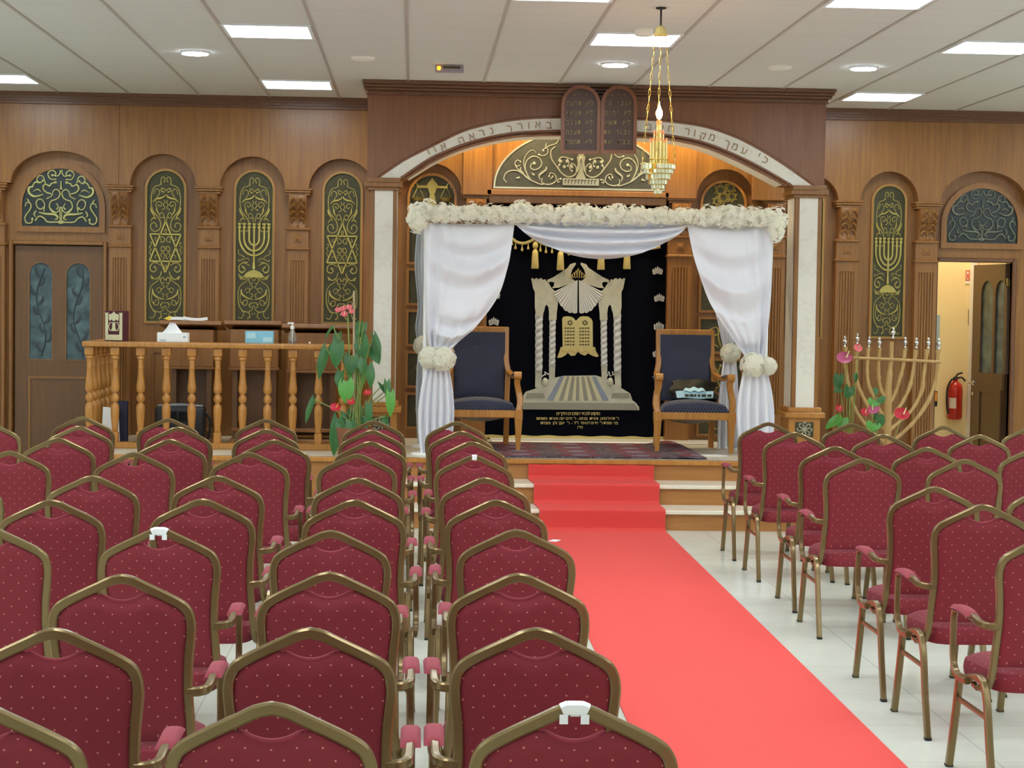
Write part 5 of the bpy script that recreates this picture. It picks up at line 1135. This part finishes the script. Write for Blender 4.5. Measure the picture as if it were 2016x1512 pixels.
def small_plant(label, bpx, leaves, flowers, Y, stems=True, hz=.22):
    b = at(*bpx, Y); b = Vector((b.x, Y, 0)); t = thing('flowering_plant', label, 'potted plant', b, None)
    MB().lathe([(.10, 0), (.13, hz), (.135, hz+.02), (.12, hz+.02), (.115, hz)], b, 20).build('pot', POT, t, 40)
    mb = MB(); rnd = random.Random(bpx[0]); st = MB()
    for (a, e, w_, ti, lm) in leaves:
        A, E_ = (1512+a[0]/4, 500+a[1]/4), (1512+e[0]/4, 500+e[1]/4); leaf(mb, A, E_, w_/4*1.05, ti, lm, Y-.03, -.02)
        q = at(*A, Y-.03); st.tube(crv([b+Vector((rnd.uniform(-.04, .04), 0, hz)), Vector((b.x*.5+q.x*.5, Y, hz+(q.z-hz)*.6)), q], 5), .004, 6)
    for (c_, r, an, mm) in flowers:
        q = at(1512+c_[0]/4, 500+c_[1]/4, Y-.04); st.tube(crv([b+Vector((0, 0, hz)), Vector((b.x*.4+q.x*.6, Y-.02, hz+(q.z-hz)*.55)), q], 5), .0035, 6)
    mb.build('leaves', [LEAF, LEAFL], t, 60); st.build('stems', STEM, t, 60)
    for (c_, r, an, mm) in flowers: m = MB(); spathe(m, (1512+c_[0]/4, 500+c_[1]/4), r, Y-.04, 0, 1, an); m.build('flower', [mm, SPADIX], t, 60)
small_plant('anthurium with red and mauve flowers left of the branch candelabrum', (1672, 900), [((560,955),(545,1075),90,.2,0),((640,1050),(620,1140),100,-.2,0),((570,1060),(520,1085),60,.4,0),((690,945),(690,1010),40,.5,0),((560,1290),(450,1370),80,.5,1),((590,1290),(560,1370),110,.1,1),((650,1060),(670,1090),50,.1,0)], [((615,815),15,1.5,MAUVE),((712,745),9,.4,PINK),((562,1220),8,.3,REDF)], 15.55)
small_plant('small anthurium with three red flowers in front of the branch candelabrum', (1722, 900), [((835,1150),(825,1205),110,.1,1),((880,1130),(905,1180),90,-.4,0),((840,1060),(860,1110),50,-.4,0),((830,1330),(820,1395),130,.1,1),((880,1280),(890,1370),90,-.3,0),((870,1265),(850,1310),70,.3,0)], [((820,1225),12,-.8,MAUVE),((765,1250),9,.3,REDF),((1065,1262),15,1.1,REDF)], 15.22)
# ================================================================ HANGING LAMP
hk = atz(1303, 15, HC); LY = hk.y
zz = lambda py, px=1299: at(px, py, LY).z
cx_ = hk.x-.004
t = thing('hanging_lamp', 'tiered glass hanging lamp with burning candles on three chains before the tablets', 'hanging lamp', (cx_, LY, HC))
MB().lathe([(.002, HC-.012), (.03, HC-.008), (.032, HC)], (cx_, LY, 0), 18).tube([(cx_, LY, HC-.01), (cx_, LY, zz(54))], .006, 8).build('ceiling_rod', BLACKM, t)
zc = zz(70); MB().lathe([(.045, zc), (.047, zc+.004), (.034, zc+.016), (.03, zc+.04), (.012, zc+.056), (.004, zc+.06)], (cx_, LY, 0), 22).build('bell_cap', CREAM if False else GOLDCLOTH, t, 50)
zr = zz(330); RT = .106
def chain(a, b, name):
    a, b = Vector(a), Vector(b); d = b-a; n = 17; m = MB(); dn = d.normalized()
    for i in range(n):
        c0 = a+d*(i+.5)/n; s1 = Vector((1, 0, 0)) if i % 2 else Vector((0, 1, 0)); s1 = (s1-dn*s1.dot(dn)).normalized(); L_ = d.length/n*.64
        pts = [c0+dn*(L_*math.cos(q))+s1*(.006*math.sin(q)) for q in [2*PI*k/10 for k in range(10)]]
        m.tube(pts, .0016, 5, closed=True)
    return m.build(name, GOLD, t, 60)
for k in range(3):
    a0 = [PI*1.08, PI*1.42, PI*.05][k]; ca = [PI*1.0, PI*1.5, PI*.0][k]
    chain((cx_+.03*math.cos(ca), LY+.03*math.sin(ca), zc+.004), (cx_+RT*.98*math.cos(a0), LY+RT*.98*math.sin(a0), zr+.004), 'chain')
tiers = [(34, 324, 334), (30, 334, 343), (24.5, 343, 354), (18.5, 354, 364), (13.5, 364, 373), (8, 373, 383)]
for i, (rp, ya, yb) in enumerate(tiers):
    r = rp*LY/FPX; za, zb = zz(ya), zz(yb); m = MB(); n = max(9, int(26-i*3))
    for k in range(n):
        q = 2*PI*k/n; hw = PI*r/n*.84; R_ = Matrix.Rotation(q, 3, 'Z'); c0 = Vector((cx_, LY, (za+zb)/2))+R_ @ Vector((r-.006, 0, 0))
        m.box(c0.x-.006, c0.x+.006, c0.y-hw, c0.y+hw, zb+.0025, za-.0015, .002, rot=R_, m=1 if (k*7+i*3) % 9 == 0 else 0)
    m.build('crystal_tier', [GLASSC, GLASSR], t, 30)
m = MB()
for i, (rp, ya, yb) in enumerate(tiers):
    r = rp*LY/FPX; m.tube([(cx_+(r-.004)*math.cos(2*PI*k/24), LY+(r-.004)*math.sin(2*PI*k/24), zz(ya)) for k in range(24)], .0028, 6, closed=True)
m.lathe([(.001, zz(389)), (.008, zz(387)), (.010, zz(385)), (.006, zz(383)), (.02, zz(381))], (cx_, LY, 0), 12)
rp = 18*LY/FPX; m.tube([(cx_+rp*math.cos(2*PI*k/24), LY+rp*math.sin(2*PI*k/24), zz(314)) for k in range(24)], .003, 6, closed=True)
for q in (0, PI*2/3, PI*4/3): m.tube([(cx_+rp*math.cos(q), LY+rp*math.sin(q), zz(314)), (cx_+rp*1.3*math.cos(q), LY+rp*1.3*math.sin(q), zz(324))], .0025, 5)
m.build('gold_frame', GOLD, t, 50)
cn = [(0, 0, 234)]+[(4.5, 2*PI*k/4+.5, 238+2*(k % 2)) for k in range(4)]+[(9.5, 2*PI*k/8+.2, 256+3*(k % 3)) for k in range(8)]+[(16, 2*PI*k/13, 272+4*(k % 2)) for k in range(13)]
for i, (rp, q, top) in enumerate(cn):
    r = rp*LY/FPX; x, y = cx_+r*math.cos(q), LY+r*math.sin(q); zt = zz(top); zb = zz(330)
    e = MB().tube([(x, y, zb), (x, y, zt-.014)], .0046, 8).build('candle', CANDLE, t, 50)
    MB().tube([(x, y, zt-.016), (x, y, zt-.004), (x, y, zt)], [.006, .006, .003], 8).build('wick_tip', CANDT, e, 50)
fz0, fz1 = zz(236), zz(200)
MB().lathe([(.002, fz0-.002), (.012, fz0+.010), (.020, fz0+.032), (.019, fz0+.048), (.011, fz0+.066), (.004, fz0+.085), (.0006, fz1)], (cx_, LY, 0), 14).build('flame', FLAME, t, 60)
l = bpy.data.lights.new('flame_light', 'POINT'); l.energy = .6; l.color = (1, .6, .25); l.shadow_soft_size = .02; o = bpy.data.objects.new('flame_light', l); C.objects.link(o); o.location = (cx_, LY-.02, fz0+.13)
# ================================================================ CEILING FITTINGS
def panel(i, k, label, group=None):
    x, y = GX0+.6*i, GY0+.6*k
    t = thing('ceiling_light', label, 'ceiling light', (x+.3, y+.3, HC), group)
    o = [(x+.012, y+.012), (x+.588, y+.012), (x+.588, y+.588), (x+.012, y+.588)]
    MB().prism(o, HC-.012, HC+.0, [inset(o, .022)], T=lambda a, b, c: Vector((a, c, b))).build('frame', LIGHTF, t)
    MB().box(x+.034, x+.566, y+.034, y+.566, HC-.006, HC-.002).build('diffuser', DIFF, t); return t
panel(2, 1, 'square lit ceiling panel left of centre, nearer of the two in its column', 'square ceiling light panels')
panel(2, 6, 'square lit ceiling panel just before the left wood cornice, beside the arch', 'square ceiling light panels')
panel(-2, 6, 'square lit ceiling panel cut by the left frame edge', 'square ceiling light panels')
panel(6, 1, 'square lit ceiling panel behind the hanging lamp chains', 'square ceiling light panels')
panel(10, 1, 'square lit ceiling panel cut by the right frame edge', 'square ceiling light panels')
panel(10, 6, 'square lit ceiling panel just right of the arch cornice', 'square ceiling light panels')
panel(8, -2, 'square lit ceiling panel cut by the top frame edge, right of the hanging lamp', 'square ceiling light panels')
panel(5, -2, 'square lit ceiling panel at the top frame edge, left of the hanging lamp', 'square ceiling light panels')
rest = [(-2, 1), (14, 1), (14, 6)] + [(i, k) for k in (-7, -12, -17) for i in (-4, -1, 2, 5, 8, 11)] + [(-4, -2), (-1, -2), (2, -2), (11, -2), (14, -2)] + [(i, k) for k in (-4, -9, -14) for i in (-2, 2, 6, 10)]
for i, k in rest: panel(i, k, 'square lit ceiling panel outside the frame, over the seats', 'ceiling light panels out of view')
def disc(px, py, r, lit, label, name='downlight', cat='ceiling light', grp=None):
    p = atz(px, py, HC); t = thing(name, label, cat, (p.x, p.y, HC), grp)
    MB().lathe([(r-.008, HC-.016), (r, HC-.012), (r+.008, HC-.001)], (p.x, p.y, 0), 28).build('rim', LIGHTF if lit else PLASTER, t, 40)
    MB().lathe([(r-.006, HC-.019), (r-.004, HC-.015)], (p.x, p.y, 0), 28).build('lens' if lit else 'cover', DOWN if lit else PLASTER, t, 40)
disc(384, 102, .098, True, 'round lit ceiling downlight over the left chairs', grp='round downlights')
disc(1211, 125, .098, True, 'round lit ceiling downlight left of the hanging lamp chains', grp='round downlights')
disc(1700, 132, .098, True, 'round lit ceiling downlight right of the arch', grp='round downlights')
disc(715, 113, .082, False, 'flat white ceiling disc above the arch cornice left corner', 'ceiling_speaker', 'ceiling speaker')
disc(1535, 131, .085, False, 'flat white ceiling disc above the arch cornice right part', 'ceiling_speaker', 'ceiling speaker')
p = atz(1268, 58, HC); t = thing('smoke_detector', 'round pale detector on the ceiling left of the lamp rod', 'detector', (p.x, p.y, HC)); MB().lathe([(.03, HC-.045), (.055, HC-.04), (.062, HC-.025), (.06, HC)], (p.x, p.y, 0), 24).build('body', PLASTER, t, 50)
p = atz(885, 128, HC); t = thing('emergency_light', 'small grey emergency light box with orange lamp on the ceiling over the arch', 'emergency light', (p.x, p.y, HC))
MB().box(p.x-.105, p.x+.105, p.y-.03, p.y+.03, HC-.055, HC, .006).build('housing', mat('grey_fitting', '9A93A0', .4), t); MB().ball((p.x-.078, p.y-.03, HC-.028), .014, 10).build('orange_lamp', ORANGE, t, 60); MB().box(p.x-.05, p.x+.08, p.y-.033, p.y-.028, HC-.03, HC-.012).build('dark_stripe', DARKSTITCH, t)
# ================================================================ BANQUET CHAIRS
def tubeprof(w, h, b=.35):
    return [(-h, -w*(1-b)), (-h*(1-b), -w), (h*(1-b), -w), (h, -w*(1-b)), (h, w*(1-b)), (h*(1-b), w), (-h*(1-b), w), (-h, w*(1-b))]
PK = -.165
def make_chair():
    t = bpy.data.objects.new('banquet_chair', None); t.empty_display_size = .1; C.objects.link(t)
    half = crv([(.204, .03, .348), (.203, -.03, .342), (.196, -.085, .358), (.189, -.112, .41), (.182, -.122, .50), (.177, -.131, .58), (.179, -.141, .66), (.186, -.150, .73), (.187, -.154, .765), (.178, -.158, .800), (.150, -.161, .825), (.06, -.164, .869), (.028, -.165, .884), (0, -.165, .890)], 4)
    full = half+[Vector((-p.x, p.y, p.z)) for p in half[:-1][::-1]]
    MB().tube(full, 1, prof=tubeprof(.0105, .0125), ref=(0, 1, 0)).build('back_frame', CFRAME, t, 40)
    # padded back fills the frame; a scoop is left open under the peak
    hp = [p for p in half if p.z > .43]
    def edge(z):
        for a, b in zip(hp, hp[1:]):
            if a.z <= z <= b.z: k = (z-a.z)/max(1e-6, b.z-a.z); return a.x+(b.x-a.x)*k, a.y+(b.y-a.y)*k
        return (hp[-1].x, hp[-1].y) if z > hp[-1].z else (hp[0].x, hp[0].y)
    def top(x):
        x = abs(x); pts = [p for p in half if p.z > .76]; zt = .765
        for a, b in zip(pts, pts[1:]):
            if b.x <= x <= a.x: zt = a.z+(b.z-a.z)*(a.x-x)/max(1e-6, a.x-b.x); break
        zt -= .009
        if x < .062: zt = min(zt, .824+.022*(x/.062)**2)
        return zt
    def pad(side):
        def f(u, v):
            s = u*2-1; z = .432+(.83-.432)*v
            zt = top(.176*s); z = .432+(zt-.432)*v; x, y = edge(min(z, .76)); x = (x-.008)*s
            if v > .9: x = .176*s*(1-(v-.9)*0)+(x-.176*s)*max(0, (1-(v-.9)*10))
            z = .432+(top(x)-.432)*v
            y = edge(z)[1]; e = (max(0, math.sin(PI*u))*max(0, math.sin(PI*min(1, max(0, v)))))**.2
            return Vector((x, y+side*.020*e, z))
        return f
    m = MB().grid(pad(-1), 18, 20).grid(lambda u, v: pad(1)(1-u, v), 18, 20); bk_ = m.build('backrest', CLOTH, t, 60)
    MB().tube([(x_, edge(.76)[1]-.003, .824+.022*(x_/.062)**2+.001) for x_ in [-.06+.12*j/14 for j in range(15)]], [.003]+[.0065]*13+[.003], 8).build('scoop_highlight_roll', CLOTHP, bk_, 60)  # rolled edge of the scoop; lighter cloth paints in its lit highlight
    def seat(u, v, top_):
        s, r = u*2-1, v*2-1; n = 5
        k = 1/max(1e-6, (abs(s)**n+abs(r)**n)**(1/n)) if max(abs(s), abs(r)) > 0 else 1
        q = max(abs(s), abs(r)); x, y = s*q*k if q else 0, r*q*k if q else 0
        e = 1-q**6
        hw = .186+.016*y
        z = .408+.024*e+.010*(1-q*q) if top_ else .345-.004*e
        return Vector((x*hw, .055+y*.185, z))
    m = MB().grid(lambda u, v: seat(u, v, True), 22, 22).grid(lambda u, v: seat(1-u, v, False), 22, 22)
    rim = lambda z: None
    b = []
    def ringpt(a, z):
        s, r = math.cos(a), math.sin(a); n = 5; k = 1/((abs(s)**n+abs(r)**n)**(1/n)); q = max(abs(s), abs(r))
        s2, r2 = s/q, r/q; k2 = 1/((abs(s2)**n+abs(r2)**n)**(1/n)); return Vector((s2*k2*(.186+.016*r2*k2), .055+r2*k2*.185, z))
    m.grid(lambda u, v: ringpt(2*PI*u, .345+.063*v)+Vector((math.cos(2*PI*u), math.sin(2*PI*u), 0))*.007*math.sin(PI*v), 48, 4)
    m.build('seat', CLOTH, t, 60)
    for s in (-1, 1):
        p_ = tubeprof(.012, .0138)
        leg = crv([(s*.224, -.262, .008), (s*.221, -.205, .16), (s*.218, -.165, .28), (s*.217, -.142, .335), (s*.216, -.11, .372), (s*.216, -.06, .383), (s*.216, .02, .37), (s*.214, .10, .350)], 5)
        l_ = MB().tube(leg, 1, prof=p_, ref=(1, 0, 0)).build('rear_leg', CFRAME, t, 40)
        MB().box(s*.2242-.0125, s*.2242+.0125, -.2645-.0145, -.2645+.0145, 0, .013, .002).build('foot_cap', CFOOT, l_)
        l_ = MB().tube([(s*.214, .165, .352), (s*.217, .195, .20), (s*.221, .245, .008)], 1, prof=tubeprof(.0130, .0130), ref=(1, 0, 0)).build('front_leg', CFRAME, t, 40)
        MB().box(s*.2212-.0135, s*.2212+.0135, .2465-.014, .2465+.014, 0, .012, .002).build('foot_cap', CFOOT, l_)
        m = MB()
        for z, y in ((.10, .211), (.19, .184)): m.tube([(s*.219, y+.001, z), (s*.219, y+.008, z)], .006, 8)
        m.build('screw', CFOOT, l_)
        MB().tube([(s*.218, -.17, .265), (s*.216, .185, .265)], 1, prof=tubeprof(.006, .009), ref=(1, 0, 0)).build('stretcher', CFRAME, t, 40)
        arm = crv([(s*.176, -.132, .575), (s*.200, -.132, .575), (s*.219, -.12, .577), (s*.229, -.09, .580), (s*.232, -.02, .590), (s*.233, .10, .594), (s*.233, .165, .585), (s*.233, .19, .56), (s*.233, .195, .49), (s*.234, .185, .41), (s*.234, .15, .365), (s*.233, .09, .353), (s*.232, .02, .358)], 5)
        MB().tube(arm, 1, prof=tubeprof(.0110, .0125)).build('arm', CFRAME, t, 40)
        def padf(u, v):
            e = (max(0, math.sin(PI*u))**.22)*(max(0, math.sin(PI*v))**.25); return Vector((s*.233-.025+.05*u, -.03+.205*v, .592+.004*math.sin(v*PI)+.017*e))
        m = MB().grid(padf, 8, 12); m.grid(lambda u, v: (s*.233-.025+.05*(1-u), -.03+.205*v, .592), 1, 1); m.build('arm_pad', CLOTHP, t, 60)
    return t
proto = make_chair(); used = [False]
def chair(x, y, label, group, rz, tape=None):
    if not used[0]: o = proto; used[0] = True
    else:
        o = proto.copy(); C.objects.link(o)
        for ch in proto.children:
            c_ = ch.copy(); C.objects.link(c_); c_.parent = o
            for g in ch.children: d = g.copy(); C.objects.link(d); d.parent = c_
    R_ = Matrix.Rotation(rz, 3, 'Z') @ Vector((0, PK, 0))
    o.location = (x-R_.x, y-R_.y, 0); o.rotation_euler = (0, 0, rz); tag(o, label, 'chair', group); return o
CHL = {1: [(899,831),(908,850),(929,870.5),(934,898),(955,942),(977.5,986),(1017,1045),(1022,1132),(1056,1240),(1132,1388)],
 2: [(736,829),(732.6,848),(729,870.5),(703,895),(705,942),(698,986),(651,1046.5),(648,1129),(611,1240),(535,1387)],
 3: [(524,826),(524,846),(540,867),(491,892),(429,938),(399,984),(314,1042),(240,1134),(107.6,1240.6),(-42,1390)],
 4: [(331.6,825),(351,841.7),(335,866),(264,892),(182,938),(100.7,985.8),(-22,1040)],
 5: [(163,821.5),(156,840),(114.6,863),(19,889),(-88,938)], 6: [(-24,832)]}
CHR = {1: [(1513,832.7),(1566,852),(1644.5,880),(1699.5,903.7),(1840,960),(1935.7,995),(2078,1052)], 2: [(1676.5,834.5),(1738.6,855.8),(1825.6,881.7),(1900,905.5),(2072,958)], 3: [(1857.6,839.8),(1928.6,857),(2036,884)], 4: [(2030,841)]}
rnd = random.Random(3); tapes = []
for side, D_, gname in (('left', CHL, 'banquet chairs left of the red carpet'), ('right', CHR, 'banquet chairs right of the red carpet')):
    for col, L_ in D_.items():
        for row, (px, py) in enumerate(L_):
            p = atz(px, py, .897)
            lab = 'maroon banquet chair %s of carpet, %s row from stage, %s seat from carpet' % (side, ORD[row], ORD[col-1])
            o = chair(p.x, p.y, lab, gname, rnd.uniform(-.018, .018))
            if (side, col, row) in (('left', 1, 9), ('left', 3, 6), ('left', 1, 3)): tapes.append(o)
for o in tapes:
    small = 'fourth row' in o['label']; hw_ = .012 if small else .024
    m = MB(); xs = [-hw_+2*hw_*j/10 for j in range(11)]
    m.tube([(x, PK, .890-.44*max(0, abs(x)-.014)) for x in xs], 1, prof=tubeprof(.0115, .0135), ref=(0, 1, 0))
    for dx in (() if small else (-.022, .018)): m.grid(lambda u, v: (dx-.008+.016*u, PK-.0155, .882-.018*v), 1, 1, th=.001)
    q = m.build('paper_tape', TAPE, None, 0); q.parent = o
